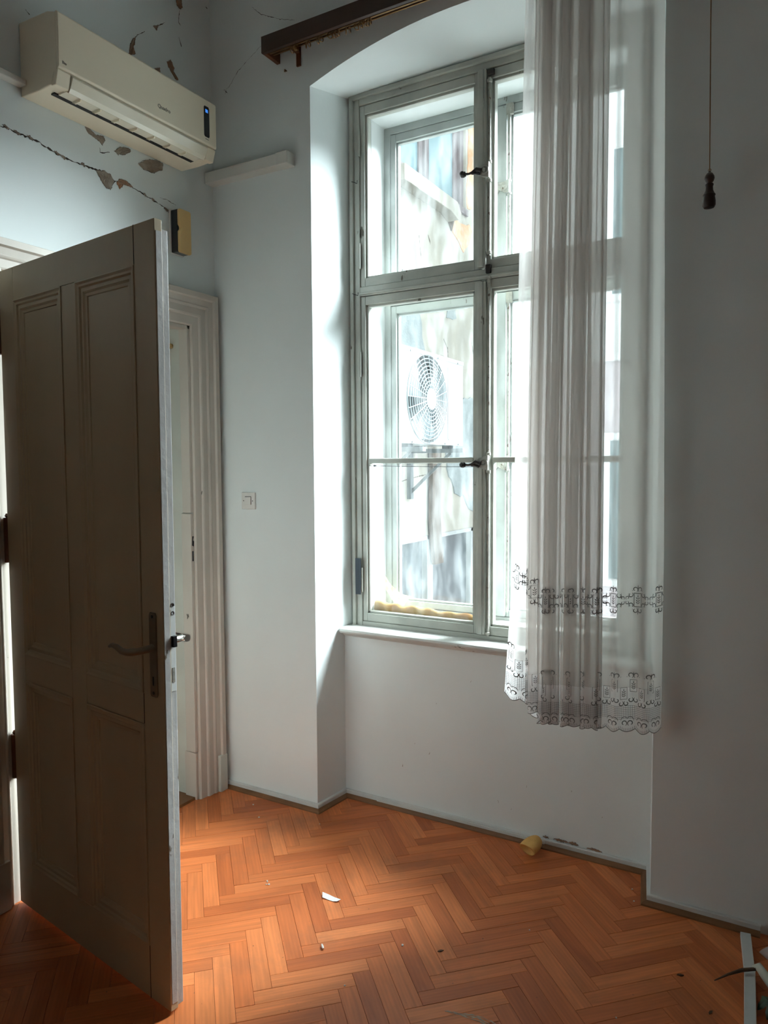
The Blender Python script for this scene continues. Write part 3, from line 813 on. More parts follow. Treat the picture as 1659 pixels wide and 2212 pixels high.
# little corner hooks and hinges
for z in (2.735, 2.254):
    mb = MB().tube([(0.598, FY - 0.026, z + 0.006), (0.610, FY - 0.030, z + 0.001), (0.622, FY - 0.020, z - 0.004), (0.622, FY - 0.018, z + 0.010)], 0.0017, 6)
    mb.build('catch_hook', 'dark_iron', win)
for z in (0.99, 1.95, 2.42, 2.90):
    MB().tube([(0.630, FY - 0.016, z - 0.055), (0.630, FY - 0.016, z + 0.055)], 0.005, 8).build('hinge', 'frame', win, 0, True)
# net curtain wire below the glazing bar
# sill board
mb = MB().prism([(FY - 0.010, 0.784), (FY - 0.010, 0.756), (0.156, 0.756), (0.146, 0.761), (0.142, 0.769), (0.145, 0.778), (0.154, 0.783)], fn_yz, 0.566, 1.892)
sl = mb.build('window_sill', 'sill', win, 0.0015)
mb = MB().prism([(0.191, 0.757), (0.191, 0.738), (0.178, 0.742), (0.168, 0.757)], fn_yz, 0.567, 1.892)
mb.build('sill_moulding', 'sill', sl)

# box between the two windows
bx = thing('trim_3', (1.205, 0.36, 0.80), 'white boarded box lining between the inner and outer windows', 'lining', kind='structure')
OY = 0.415
MB().box(0.60, 0.652, FY + 0.052, OY + 0.05, 0.80, 3.07).build('lining_board', 'box_lining', bx)
MB().box(1.772, 1.83, FY + 0.052, OY + 0.05, 0.80, 3.07).build('lining_board', 'box_lining', bx)
MB().box(0.60, 1.83, FY + 0.052, OY + 0.05, 3.024, 3.09).build('head_board', 'box_lining', bx)
MB().box(0.60, 1.83, FY + 0.052, OY + 0.06, 0.772, 0.835).build('bottom_board', 'sill', bx)

wo = thing('window_2', (1.23, OY, 0.80), 'weathered outer casement window seen through the inner panes', 'window', kind='structure')
mb = MB()
OX0, OX1, OZ0, OZ1 = 0.652, 1.772, 0.835, 3.024
mb.box(OX0, OX0 + 0.030, OY, OY + 0.06, OZ0, OZ1)
mb.box(OX1 - 0.030, OX1, OY, OY + 0.06, OZ0, OZ1)
mb.box(OX0, OX1, OY + 0.0006, OY + 0.06, OZ1 - 0.030, OZ1)
mb.box(OX0, OX1, OY + 0.0006, OY + 0.06, OZ0, OZ0 + 0.012)
mb.box(OX0, OX1, OY - 0.002, OY + 0.06, 2.232, 2.262)
mb.build('frame', 'outer_frame', wo, 0.002)
XC = 1.226
for i, (x0, x1, z0, z1) in enumerate(((OX0 + 0.030, XC - 0.003, 2.264, OZ1 - 0.032), (XC + 0.003, OX1 - 0.030, 2.264, OZ1 - 0.032), (OX0 + 0.030, XC - 0.003, OZ0 + 0.014, 2.230), (XC + 0.003, OX1 - 0.030, OZ0 + 0.014, 2.230))):
    mb, g = bars(None, x0, x1, z0, z1, 0.026, 0.026, 0.028, 0.034, OY + 0.006, OY + 0.040, 0.008, 0.012)
    sh = mb.build('sash', 'outer_frame', wo, 0.002)
    if i > 1:
        mb = MB().box(g[0] - 0.003, g[1] + 0.003, OY + 0.012, OY + 0.04, 1.512, 1.530)
        mb.build('glazing_bar', 'outer_frame', sh, 0.003)
        pane_obj((g[0], g[1], 1.530, g[3]), OY + 0.026, 'pane_out', sh)
        pane_obj((g[0], g[1], g[2], 1.512), OY + 0.026, 'pane_out', sh)
    else:
        pane_obj(g, OY + 0.026, 'pane_out', sh)
for z0, z1 in ((2.270, 2.985), (0.852, 2.225)):
    mb = MB().box(XC - 0.026, XC + 0.018, OY - 0.012, OY + 0.02, z0, z1)
    mb.build('cover_strip', 'outer_frame', wo, 0.003)
    MB().tube([(XC + 0.028, OY - 0.008, z0 + 0.02), (XC + 0.028, OY - 0.008, z1 - 0.02)], 0.005, 10).build('locking_rod', 'iron', wo, 0, True)
for zh in (2.652, 1.505):
    hb = MB().prism([(XC + 0.034, zh - 0.026), (XC + 0.034, zh + 0.026), (XC + 0.010, zh + 0.020), (XC - 0.020, zh + 0.022), (XC - 0.034, zh + 0.006), (XC - 0.024, zh - 0.030), (XC - 0.010, zh - 0.010), (XC + 0.012, zh - 0.022)], fn_xz, OY - 0.026, OY - 0.014)
    hb.lathe([(0.016, 0), (0.016, 0.004), (0.008, 0.006), (0.006, 0.012)], (XC + 0.014, OY - 0.025, zh), (0, -1, 0), 18)
    for z in (zh - 0.026, zh + 0.026): hb.lathe([(0.006, -0.006), (0.010, -0.004), (0.010, 0.004), (0.006, 0.006)], (XC + 0.028, OY - 0.008, z), (0, 0, 1), 12)
    hb.build('handle', 'iron', wo, 0.001)
# ragged gap keeper at the head of the outer window
mb = MB().box(XC + 0.014, XC + 0.044, OY - 0.012, OY + 0.004, 2.945, 2.990)
mb.box(XC + 0.014, XC + 0.044, OY - 0.010, OY + 0.004, 2.180, 2.226)
mb.build('rod_keeper', 'iron', wo, 0.002)

# things fixed to the window
wr_ = MB().tube([(0.672, 0.236, 1.503), (0.80, 0.236, 1.500), (1.0, 0.236, 1.497), (1.182, 0.2365, 1.496)], 0.0012, 6)
wr_.lathe([(0.003, 0), (0.005, 0.003), (0.004, 0.010), (0.002, 0.014)], (0.694, 0.236, 1.5026), (1, 0, 0), 10)
tag(wr_.build('curtain_wire', 'galv'), 'thin taut wire across the left sash just below its glazing bar', 'wire')

fm = MB()
vs = []; fs = []
nx, nz = 40, 8
for i in range(nx + 1):
    x = 0.664 + (1.158 - 0.664) * i / nx
    for j in range(nz + 1):
        a = PI * j / nz
        h = 0.052 - 0.022 * i / nx + 0.003 * math.sin(i * 0.9) + 0.003 * math.sin(i * 0.37 + 1)
        vs.append((x, 0.300 - 0.020 * math.sin(a) * (1 + 0.12 * math.sin(i * 0.8 + j)), 0.836 + h * 0.5 * (1 - math.cos(a))))
for i in range(nx):
    for j in range(nz):
        fs.append((i * (nz + 1) + j, (i + 1) * (nz + 1) + j, (i + 1) * (nz + 1) + j + 1, i * (nz + 1) + j + 1))
for i in range(nx):
    fs.append((i * (nz + 1), i * (nz + 1) + nz, (i + 1) * (nz + 1) + nz, (i + 1) * (nz + 1)))
fm.add(vs, fs)
tag(fm.build('foam_seal', 'foam', smooth=True), 'lumpy yellow foam seal along the bottom of the left window', 'foam seal')
tp = MB()
vs = []; fs = []
for i in range(15):
    t = i / 14
    x = 0.662 + 0.155 * t; z = 1.030 - 0.135 * t - 0.020 * math.sin(PI * t)
    y = 0.305 + 0.012 * math.sin(t * 7)
    for k, o_ in enumerate((-0.022, -0.008, 0.008, 0.022)):
        vs.append((x + o_ * 0.6 * (0.5 + t), y + 0.006 * math.sin(k * 2 + i), z + o_ * 0.75 * (0.4 + 1.1 * t)))
for i in range(14):
    for k in range(3):
        fs.append((i * 4 + k, i * 4 + k + 1, i * 4 + k + 5, i * 4 + k + 4))
tp.add(vs, fs)
tag(tp.build('tape_strand', 'tape', smooth=True), 'loose twisted yellowish tape hanging diagonally in the lower left pane', 'tape')
mb = MB().box(0.6025, 0.6295, FY - 0.0265, FY - 0.0245, 0.925, 1.088)
tag(mb.build('tape_patch', 'blue_tape'), 'dark blue tape stuck on the left window frame near the sill', 'tape')

# ------------------------------------------------------------------ air conditioner
ac = thing('air_conditioner', (0, -0.56, 2.765), 'cream wall split air conditioner mounted above the door', 'air conditioner')
Y0, Y1 = -0.935, -0.192
body = MB().prism([(0.001, 3.008), (0.150, 3.003), (0.192, 2.990), (0.192, 2.812), (0.176, 2.800), (0.158, 2.766), (0.10, 2.762), (0.001, 2.764)], lambda u, v, t: (u, t, v), Y0, Y1)
body.build('body', 'ac', ac, 0.004)
mb = MB().prism([(0.190, 2.994), (0.200, 2.990), (0.202, 2.985), (0.202, 2.818), (0.198, 2.812), (0.190, 2.812)], lambda u, v, t: (u, t, v), Y0 + 0.001, Y1 - 0.001)
fp = mb.build('front_panel', 'ac', ac, 0.002)
# louvre flap with its air gap and vanes
mb = MB().prism([(0.197, 2.806), (0.199, 2.800), (0.186, 2.770), (0.176, 2.757), (0.171, 2.759), (0.181, 2.776), (0.192, 2.806)], lambda u, v, t: (u, t, v), Y0 + 0.055, Y1 - 0.050)
mb.build('air_flap', 'ac_flap', ac, 0.0012)
mb = MB().prism([(0.178, 2.808), (0.196, 2.808), (0.182, 2.762), (0.160, 2.762)], lambda u, v, t: (u, t, v), Y0 + 0.001, Y0 + 0.051)
mb.build('end_cheek', 'ac', ac, 0.002)
mb = MB().prism([(0.178, 2.808), (0.196, 2.808), (0.182, 2.762), (0.160, 2.762)], lambda u, v, t: (u, t, v), Y1 - 0.046, Y1 - 0.001)
mb.build('end_cheek', 'ac', ac, 0.002)
MB().box(0.112, 0.130, Y0 + 0.035, Y1 - 0.060, 2.7585, 2.7635).build('air_slot', 'ac_dark', ac)
MB().box(0.130, 0.172, Y0 + 0.05, Y1 - 0.060, 2.7595, 2.7645).build('inner_lip', 'ac_flap', ac)
for i in range(7):
    y = Y0 + 0.105 + i * 0.082
    mb = MB().prism([(0.124, 2.7595), (0.172, 2.7595), (0.168, 2.752), (0.140, 2.751)], lambda u, v, t: (u, t, v), y, y + 0.006)
    mb.build('vane', 'ac', ac)
MB().prism([(Y1 - 0.072, 2.848), (Y1 - 0.068, 2.842), (Y1 - 0.046, 2.842), (Y1 - 0.042, 2.848), (Y1 - 0.042, 2.957), (Y1 - 0.046, 2.963), (Y1 - 0.068, 2.963), (Y1 - 0.072, 2.957)], fn_yz, 0.2015, 0.2032).build('display_window', 'black', fp)
MB().prism([(Y1 - 0.064, 2.938), (Y1 - 0.050, 2.938), (Y1 - 0.050, 2.951), (Y1 - 0.064, 2.951)], fn_yz, 0.2030, 0.2036).build('blue_display', 'led', fp)
RX = Matrix(((0, 0, 1, 0), (1, 0, 0, 0), (0, 1, 0, 0), (0, 0, 0, 1)))     # text plane facing +x
text_mesh('logo_text', 'Quadro', 0.020, 'print', Matrix.Translation((0.2022, -0.478, 2.862)) @ RX, fp)
text_mesh('small_mark', 'Bio', 0.013, 'print', Matrix.Translation((0.2022, Y0 + 0.022, 2.832)) @ RX, fp)
text_mesh('small_mark', 'inverter', 0.006, 'print', Matrix.Translation((0.2022, Y1 - 0.056, 2.834)) @ RX, fp)

# ducts
mb = MB().box(0.0, 0.036, -1.9, -0.938, 2.792, 2.812)
tag(mb.build('cable_duct', 'duct', bevel=0.003), 'thin white cable duct on the left wall running into the air conditioner', 'duct')
d_ = thing('pipe_duct', (0.2, -0.03, 2.76), 'short white pipe duct on the wall between the air conditioner and the window niche', 'duct')
MB().box(0.0, 0.405, -0.052, 0, 2.757, 2.806).build('cover', 'duct', d_, 0.003)
MB().box(0.400, 0.460, -0.056, 0, 2.755, 2.809).build('end_cap', 'duct', d_, 0.004)

# alarm / chime box
sb = thing('chime_box', (0.0, -0.235, 2.41), 'small yellowed plastic box with a black side on the wall above the door frame', 'wall box')
MB().box(0.0, 0.008, -0.272, -0.196, 2.402, 2.585).build('back_plate', 'switch', sb, 0.002)
MB().box(0.008, 0.046, -0.268, -0.200, 2.404, 2.580).build('body', 'black', sb, 0.004)
mb = MB().prism([(-0.268, 2.406), (-0.262, 2.401), (-0.206, 2.401), (-0.200, 2.406), (-0.200, 2.576), (-0.206, 2.581), (-0.262, 2.581), (-0.268, 2.576), (-0.268, 2.515), (-0.262, 2.510), (-0.260, 2.502), (-0.262, 2.494), (-0.268, 2.489)], fn_yz, 0.045, 0.058)
mb.build('front_cover', 'amber', sb, 0.003)

# light switch
sw = thing('light_switch', (0.183, 0, 1.311), 'square white light switch on the pier beside the doorway', 'light switch')
MB().box(0.145, 0.221, -0.010, 0, 1.311, 1.386).build('plate', 'switch', sw, 0.002)
MB().box(0.166, 0.200, -0.0145, -0.009, 1.331, 1.366).build('rocker', 'switch', sw, 0.0015)
mb = MB()
mb.box(0.1655, 0.2005, -0.0104, -0.0098, 1.3663, 1.3683); mb.box(0.2003, 0.2018, -0.0104, -0.0098, 1.331, 1.367)
mb.build('rocker_gap', 'crack', sw)
for x in (0.157, 0.209): MB().lathe([(0.0024, 0), (0.0022, 0.0008)], (x, -0.010, 1.3485), (0, -1, 0), 10).build('screw', 'black', sw)

# ------------------------------------------------------------------ pelmet with rail and hooks
pe = thing('curtain_pelmet', (1.245, 0, 3.19), 'dark brown wooden curtain pelmet on the wall above the window arch', 'pelmet')
PX0, PX1, PY = 0.372, 2.125, -0.104
MB().box(PX0, PX1, PY, PY + 0.016, 3.192, 3.258).build('front_board', 'pelmet', pe, 0.0015)
MB().box(PX0 + 0.0005, PX1 - 0.0005, PY + 0.0165, 0, 3.245, 3.2575).build('top_board', 'pelmet_in', pe)
MB().box(PX0 + 0.0005, PX0 + 0.018, PY + 0.0165, 0, 3.1925, 3.244).build('end_board', 'pelmet_in', pe, 0.001)
MB().box(PX1 - 0.018, PX1 - 0.0005, PY + 0.0165, 0, 3.1925, 3.244).build('end_board', 'pelmet_in', pe, 0.001)
rl = MB().box(PX0 + 0.02, PX1 - 0.02, -0.075, -0.067, 3.199, 3.205)
rl.box(PX0 + 0.02, PX1 - 0.02, -0.052, -0.046, 3.203, 3.208)
rl.build('curtain_rail', 'brass', pe)
mb = MB().box(0.478, 0.498, -0.080, 0, 3.205, 3.212); mb.box(0.478, 0.498, -0.008, 0, 3.155, 3.245)
mb.build('rail_bracket', 'pelmet_in', pe, 0.001)
for x in (0.505, 0.519, 0.528, 0.575, 0.590, 0.633, 0.640, 0.648, 0.690, 0.702, 0.711, 0.720, 0.731, 0.765, 0.782, 0.812, 0.822, 0.834, 0.842, 0.853, 0.864, 0.876):
    MB().ring((x, -0.071, 3.186 + random.uniform(-0.003, 0.002)), (1, random.uniform(-0.6, 0.6), 0), 0.0105, 0.0021, 14, 5).build('curtain_hook', 'brass', pe)
mb = MB().tube([(0.422, 0, 3.155), (0.422, -0.012, 3.155), (0.424, -0.014, 3.146)], 0.003, 8)
tag(mb.build('wall_nail', 'brass'), 'small rusty nail in the wall under the left end of the pelmet', 'nail')

# pull cord with turned handle
pc = thing('pull_cord', (2.077, -0.068, 2.28), 'brown pull cord with a dark turned wooden grip hanging right of the curtain', 'pull cord')
MB().tube([(2.068, -0.068, 3.20), (2.071, -0.068, 2.85), (2.077, -0.068, 2.392)], 0.0016, 8).build('cord', 'cord', pc)
prof_ = [(0.001, 0.112), (0.003, 0.112), (0.004, 0.108), (0.009, 0.105), (0.0135, 0.097), (0.0145, 0.090), (0.012, 0.082), (0.0085, 0.077), (0.0125, 0.072), (0.0105, 0.064), (0.0115, 0.054), (0.0155, 0.045), (0.0185, 0.041), (0.0165, 0.036), (0.0190, 0.022), (0.0190, 0.010), (0.0150, 0.003), (0.004, 0.000)]
MB().lathe(prof_, (2.077, -0.068, 2.282), (0, 0, 1), 24).build('grip', 'pull', pc, 0, True)
MB().ring((2.077, -0.068, 2.397), (0, 1, 0), 0.004, 0.001, 12, 5).build('eyelet', 'brass', pc)

# ------------------------------------------------------------------ sheer curtain
cu = thing('lace_curtain', (1.70, -0.07, 0.60), 'white sheer curtain gathered at the right of the window with a lace hem', 'curtain')
ZT = 3.200
CY = -0.070
def lerp(a, c, t): return a + (c - a) * t
# horizontal course of the cloth: list of (x, y) at the top and at the hem, same parameter
N1, NF, PF, N3 = 26, 11, 26, 90
course = []      # (segment, t)
for i in range(N1): course.append((0, i / (N1 - 1)))
for i in range(1, NF * PF + 1): course.append((1, i / (NF * PF)))
for i in range(1, N3 + 1): course.append((2, i / N3))
rf = random.Random(3)
famp = [rf.uniform(0.75, 1.3) for _ in range(NF + 1)]
fph = [rf.uniform(-0.5, 0.5) for _ in range(NF + 1)]
def course_pt(seg, t, h):
    """h: 0 at the rail, 1 at the hem"""
    xl = lerp(1.492, 1.448, h ** 0.8) - 0.026 * max(0, h - 0.8) / 0.2
    xg = lerp(1.531, 1.508, min(1, h * 1.6)) - 0.003 * h
    xh = lerp(1.765, 1.776, h)
    xr = lerp(1.931, 1.960, min(1, h * 1.3))
    if seg == 0:
        x = lerp(xl, xg, t)
        y = CY + 0.010 * math.sin(t * 5.2 + 0.5 + h) * (0.5 + h) - 0.006 * t - 0.022 * h * (1 - t)
        return x, y
    if seg == 1:
        k = t * NF; i = int(min(NF - 1, k)); f = k - i
        a = lerp(famp[i], famp[i + 1], f)
        ph = 2 * PI * k + 0.55 * math.sin(2.2 * h + i * 1.7) * (0.4 + h)
        # slow drift of the folds down the drop
        x = lerp(xg, xh, t) + (0.0270 * a) * math.sin(ph) + 0.006 * math.sin(3.1 * h + i * 2.1)
        env = min(1, t * 10, (1 - t) * 10)
        x = lerp(lerp(xg, xh, t), x, env)
        y = CY - 0.006 + env * 0.027 * a * (1 - math.cos(ph)) * 0.5 * -1 + 0.010 * env
        return x, y
    x = lerp(xh, xr, t) + 0.004 * math.sin(t * 2 * PI * 2) * math.sin(PI * t)
    y = CY - 0.006 + 0.012 * math.sin(t * 2 * PI * 2.0 + 0.4 + 0.8 * h) * min(1, t * 5) - 0.012 * (1 - t) * math.sin(PI * t)
    if t > 0.86:
        y += 0.030 * ((t - 0.86) / 0.14)
    return x, y
base = [course_pt(s, t, 0.85) for s, t in course]
arc = [0.0]
for i in range(1, len(base)):
    arc.append(arc[-1] + math.hypot(base[i][0] - base[i - 1][0], base[i][1] - base[i - 1][1]))
ALEN = arc[-1]
SCAL = 0.055
def hem_z(s):
    f = s / ALEN
    xx = None
    zbase = 0.668 - 0.085 * min(1, f / 0.22) if f < 0.22 else lerp(0.583, 0.600, (f - 0.22) / 0.60) if f < 0.82 else lerp(0.600, 0.618, (f - 0.82) / 0.18)
    return zbase
def scal_old(s): return 0.013 * (1 - abs(math.sin(PI * s / SCAL)) ** 0.8)
def scal(s):
    base_ = scal_old(s)
    a = arc[N1]; c = arc[N1 + NF * PF - 1]
    if a < s < c:
        k = (s - a) / (c - a)
        base_ += 0.012 * (0.5 + 0.5 * math.sin(2 * PI * NF * k)) * min(1, k * 12, (1 - k) * 12)
    return base_
def cloth_pt(s, z, off=0.0):
    # locate arc position
    s = max(0.0, min(ALEN - 1e-6, s))
    lo, hi = 0, len(arc) - 1
    while hi - lo > 1:
        mid = (lo + hi) // 2
        if arc[mid] <= s: lo = mid
        else: hi = mid
    f = (s - arc[lo]) / max(1e-9, arc[hi] - arc[lo])
    h = (ZT - z) / (ZT - 0.60)
    a = course_pt(*course[lo], h); c = course_pt(*course[hi], h)
    dx, dy = c[0] - a[0], c[1] - a[1]
    L_ = math.hypot(dx, dy) or 1
    if dx < 0: off = -off
    return (lerp(a[0], c[0], f) + dy / L_ * off, lerp(a[1], c[1], f) - dx / L_ * off, z)
def cloth_mesh(zlo_f, zhi_f, rows):
    vs = []; fs = []
    n = len(course)
    for r in range(rows + 1):
        for i in range(n):
            s = arc[i]
            z = lerp(zhi_f(s), zlo_f(s), r / rows)
            h = (ZT - z) / (ZT - 0.60)
            x, y = course_pt(*course[i], h)
            vs.append((x, y, z))
    for r in range(rows):
        for i in range(n - 1):
            fs.append((r * n + i, r * n + i + 1, (r + 1) * n + i + 1, (r + 1) * n + i))
    return MB().add(vs, fs)
HEM = 0.150
cloth_mesh(lambda s: hem_z(s) + HEM, lambda s: ZT, 56).build('cloth', 'cloth', cu, 0, True)
cloth_mesh(lambda s: hem_z(s) + scal(s), lambda s: hem_z(s) + HEM, 10).build('lace_hem', 'hem', cu, 0, True)

def fold_front(s):
    """None outside the gather, else distance of s from the front of its fold (0..0.5)"""
    lo = 0
    if s < arc[N1] or s > arc[N1 + NF * PF - 1]: return None
    hi = len(arc) - 1
    while hi - lo > 1:
        mid = (lo + hi) // 2
        if arc[mid] <= s: lo = mid
        else: hi = mid
    k = course[lo][1] * NF
    return abs(k - int(k) - 0.5)
FRONTS = [arc[min(range(len(course)), key=lambda j: abs((course[j][0] == 1) * course[j][1] * NF - (i + 0.5)) + (course[j][0] != 1) * 99)] for i in range(NF)]
def centres(step, start):
    out = []
    s = start
    while s < arc[N1] - 0.004: out.append(s); s += step
    out += FRONTS
    s = arc[N1 + NF * PF] + step * 0.45
    while s < ALEN - 0.006: out.append(s); s += step
    return out
def ribbons(lines, name):
    """lines: polylines in cloth space (s, z relative to hem) with a width; laid on the cloth"""
    vs = []; fs = []
    for pts, w in lines:
        ff = fold_front(sum(q[0] for q in pts) / len(pts)) if len(pts) < 40 else None
        if ff is not None and ff > 0.26: continue
        P = [Vector(q) for q in pts]
        o = len(vs)
        for i, q in enumerate(P):
            d = P[min(i + 1, len(P) - 1)] - P[max(i - 1, 0)]
            d = d.normalized() if d.length > 1e-9 else Vector((1, 0))
            nn = Vector((-d.y, d.x))
            ww = 1.05 * (w[i] if isinstance(w, list) else w)
            for sg in (-1, 1):
                r = q + nn * (sg * ww)
                vs.append(cloth_pt(r.x, r.y + hem_z(r.x), 0.0009))
        for i in range(len(P) - 1):
            fs.append((o + 2 * i, o + 2 * i + 1, o + 2 * i + 3, o + 2 * i + 2))
    return MB().add(vs, fs).build(name, 'thread', cu)
def scroll(cx, cz, r, a0, a1, curl, w, n=14):
    pts = []; ws = []
    for i in range(n):
        t = i / (n - 1)
        a = lerp(a0, a1, t); rr = r * (1 - curl * t)
        pts.append((cx + rr * math.cos(a), cz + rr * math.sin(a)))
        ws.append(w * (0.45 + 0.9 * math.sin(PI * min(1, t * 0.9 + 0.08))))
    return (pts, ws)
def curl(cx, cz, r, sh_, sv, w):
    """a C that starts at the stem side and rolls up on the far side"""
    pts = []; ws = []
    for i in range(18):
        t = i / 17
        a = PI + 0.9 - t * 5.4
        rr = r * (1 - 0.62 * t ** 1.3)
        pts.append((cx + sh_ * rr * math.cos(a), cz + sv * rr * math.sin(a)))
        ws.append(w * (0.4 + 1.0 * math.sin(PI * min(1, t * 0.8 + 0.1))))
    return (pts, ws)
def dot(cx, cz, r): return ([(cx - r, cz), (cx, cz + 0.0001), (cx + r, cz)], [r * 0.3, r, r * 0.3])
def sprig(cx, cz, k=1.0):
    out = [([(cx, cz - 0.013 * k), (cx, cz + 0.008 * k)], 0.0004)]
    def leaf(x, z, a, l):
        dx, dz = math.cos(a) * l, math.sin(a) * l
        return ([(x, z), (x + dx * 0.5, z + dz * 0.5), (x + dx, z + dz)], [0.0003, 0.0016 * k, 0.0002])
    out.append(leaf(cx, cz + 0.006 * k, PI / 2, 0.009 * k))
    for j, zz in enumerate((0.002, -0.005, -0.011)):
        for sg in (-1, 1):
            out.append(leaf(cx + sg * 0.0006, cz + zz * k, PI / 2 - sg * 0.85, 0.0085 * k))
    return out
def frame_rect(cx, cz, w, h, t):
    return [([(cx - w, cz - h), (cx + w, cz - h)], t), ([(cx - w, cz + h), (cx + w, cz + h)], t), ([(cx - w, cz - h), (cx - w, cz + h)], t), ([(cx + w, cz - h), (cx + w, cz + h)], t)]
def cartouche(cx, cz):
    L_ = sprig(cx, cz, 1.15) + frame_rect(cx, cz, 0.0125, 0.0215, 0.0008) + frame_rect(cx, cz, 0.0145, 0.0235, 0.0004)
    for sv in (1, -1):
        for sh_ in (1, -1):
            L_.append(curl(cx + sh_ * 0.0095, cz + sv * 0.0345, 0.0092, sh_, sv, 0.0012))
            L_.append(curl(cx + sh_ * 0.0245, cz + sv * 0.0170, 0.0086, sh_, -sv, 0.0011))
            L_.append(curl(cx + sh_ * 0.0345, cz + sv * 0.0075, 0.0066, -sh_, sv, 0.0010))
            L_.append(dot(cx + sh_ * 0.018, cz + sv * 0.031, 0.0013)); L_.append(dot(cx + sh_ * 0.030, cz + sv * 0.0215, 0.0012))
        L_.append(([(cx, cz + sv * 0.037), (cx, cz + sv * 0.043), (cx, cz + sv * 0.050)], [0.0003, 0.0016, 0.0002]))
    return L_
lines = []
for s in centres(0.086, 0.028):
    lines += cartouche(s, 0.445)
tag(ribbons(lines, 'embroidered_band'), kind='stuff')
lines = []
for i, s in enumerate(centres(0.033, 0.018)):
    zc = 0.158 if i % 2 == 0 else 0.132
    lines += sprig(s, zc, 1.05) + frame_rect(s, zc, 0.0115, 0.0200, 0.0007)
    for sh_ in (1, -1):
        if i % 2 == 0:
            lines.append(curl(s + sh_ * 0.0105, zc + 0.034, 0.0100, sh_, 1, 0.0013))
            lines.append(dot(s + sh_ * 0.022, zc + 0.030, 0.0014))
        lines.append(curl(s + sh_ * 0.0095, zc - 0.034 + (0 if i % 2 else -0.014), 0.0090, sh_, -1, 0.0012))
    if i % 2 == 0: lines.append(([(s, zc + 0.034), (s, zc + 0.040), (s, zc + 0.047)], [0.0003, 0.0016, 0.0002]))
# lattice ground
z = 0.046
while z < 0.092:
    n_ = int(ALEN / 0.004)
    lines.append(([(ALEN * k / n_, z) for k in range(n_ + 1)], 0.0004)); z += 0.0062
s = 0.004
while s < ALEN - 0.003:
    lines.append(([(s, 0.045), (s, 0.068), (s, 0.091)], 0.0004)); s += 0.0062
# scallop border
s = SCAL / 2
while s < ALEN:
    for sh_ in (1, -1):
        lines.append(curl(s + sh_ * 0.0115, 0.030, 0.0105, sh_, 1, 0.0013))
        lines.append(scroll(s + sh_ * 0.011, 0.040, 0.0125, PI / 2 + sh_ * 1.2, PI / 2 - sh_ * 1.6, 0.1, 0.0009))
    for k in range(9):
        ss = s - SCAL / 2 + SCAL * (k + 0.5) / 9
        zz = scal(ss) + 0.004
        lines.append(([(ss, zz), (ss + 0.0006, zz + 0.008)], 0.0006))
    s += SCAL
n_ = int(ALEN / 0.0035)
lines.append(([(ALEN * k / n_, scal(ALEN * k / n_) + 0.0012) for k in range(n_ + 1)], 0.0012))
tag(ribbons(lines, 'lace_pattern'), kind='stuff')

# ------------------------------------------------------------------ loose things on the floor
vs = []; fs = []
ns, nt = 16, 24
for i in range(ns + 1):
    t = i / ns                    # from open mouth to the rounded closed end
    r = 0.036 * math.sqrt(max(0.0, 1 - (t * 0.985) ** 2.2)) * (0.86 + 0.14 * t) + 0.001
    for k in range(nt):
        a = 2 * PI * k / nt
        w = 1 + 0.10 * math.sin(2 * a + 0.6) + 0.06 * math.sin(3 * a + t * 3)
        vs.append((r * w * math.cos(a) * 1.12, t * 0.072, r * w * math.sin(a) * 0.86))
inner = []
for i in range(6):
    t = i / 5
    r = 0.030 * (1 - 0.75 * t)
    for k in range(nt):
        a = 2 * PI * k / nt
        inner.append((r * math.cos(a) * 1.05, t * 0.030, r * math.sin(a) * 0.72))
o_ = len(vs); vs += inner
for i in range(ns):
    for k in range(nt): fs.append((i * nt + k, i * nt + (k + 1) % nt, (i + 1) * nt + (k + 1) % nt, (i + 1) * nt + k))
fs.append(tuple(range(ns * nt, ns * nt + nt)))
for i in range(5):
    for k in range(nt): fs.append((o_ + i * nt + k, o_ + i * nt + (k + 1) % nt, o_ + (i + 1) * nt + (k + 1) % nt, o_ + (i + 1) * nt + k))
for k in range(nt): fs.append((k, (k + 1) % nt, o_ + (k + 1) % nt, o_ + k))
fs.append(tuple(range(o_ + 5 * nt, o_ + 6 * nt)))
RM = Matrix.Translation((1.463, 0.082, 0.0)) @ Matrix.Rotation(math.radians(-22), 4, 'Z') @ Matrix.Rotation(math.radians(24), 4, 'X')
vs = [tuple(RM @ Vector(q)) for q in vs]
zmin = min(q[2] for q in vs); vs = [(q[0], q[1], q[2] - zmin + 0.0005) for q in vs]
mb = MB().add(vs, fs)
tag(mb.build('foam_piece', 'foam_chunk', smooth=True), 'hollow yellow foam piece lying on the floor below the window', 'foam piece')

vs = []; fs = []
P0 = [(0.920, -0.511), (0.945, -0.509), (0.972, -0.513), (1.001, -0.517)]
P1 = [(0.936, -0.535), (0.955, -0.533), (0.978, -0.533), (0.993, -0.531)]
for i, (a, c) in enumerate(zip(P0, P1)):
    z = 0.0012 + 0.003 * (i in (0, 3))
    vs += [(a[0], a[1], z + 0.002), (c[0], c[1], z), (a[0], a[1], z + 0.0026), (c[0], c[1], z + 0.0006)]
for i in range(3):
    a = i * 4; c = a + 4
    fs += [(a, a + 1, c + 1, c), (a + 2, c + 2, c + 3, a + 3), (a, c, c + 2, a + 2), (a + 1, a + 3, c + 3, c + 1)]
fs += [(0, 2, 3, 1), (12, 13, 15, 14)]
tag(MB().add(vs, fs).build('paper_scrap', 'paper'), 'small white paper scrap lying in the middle of the parquet', 'paper')

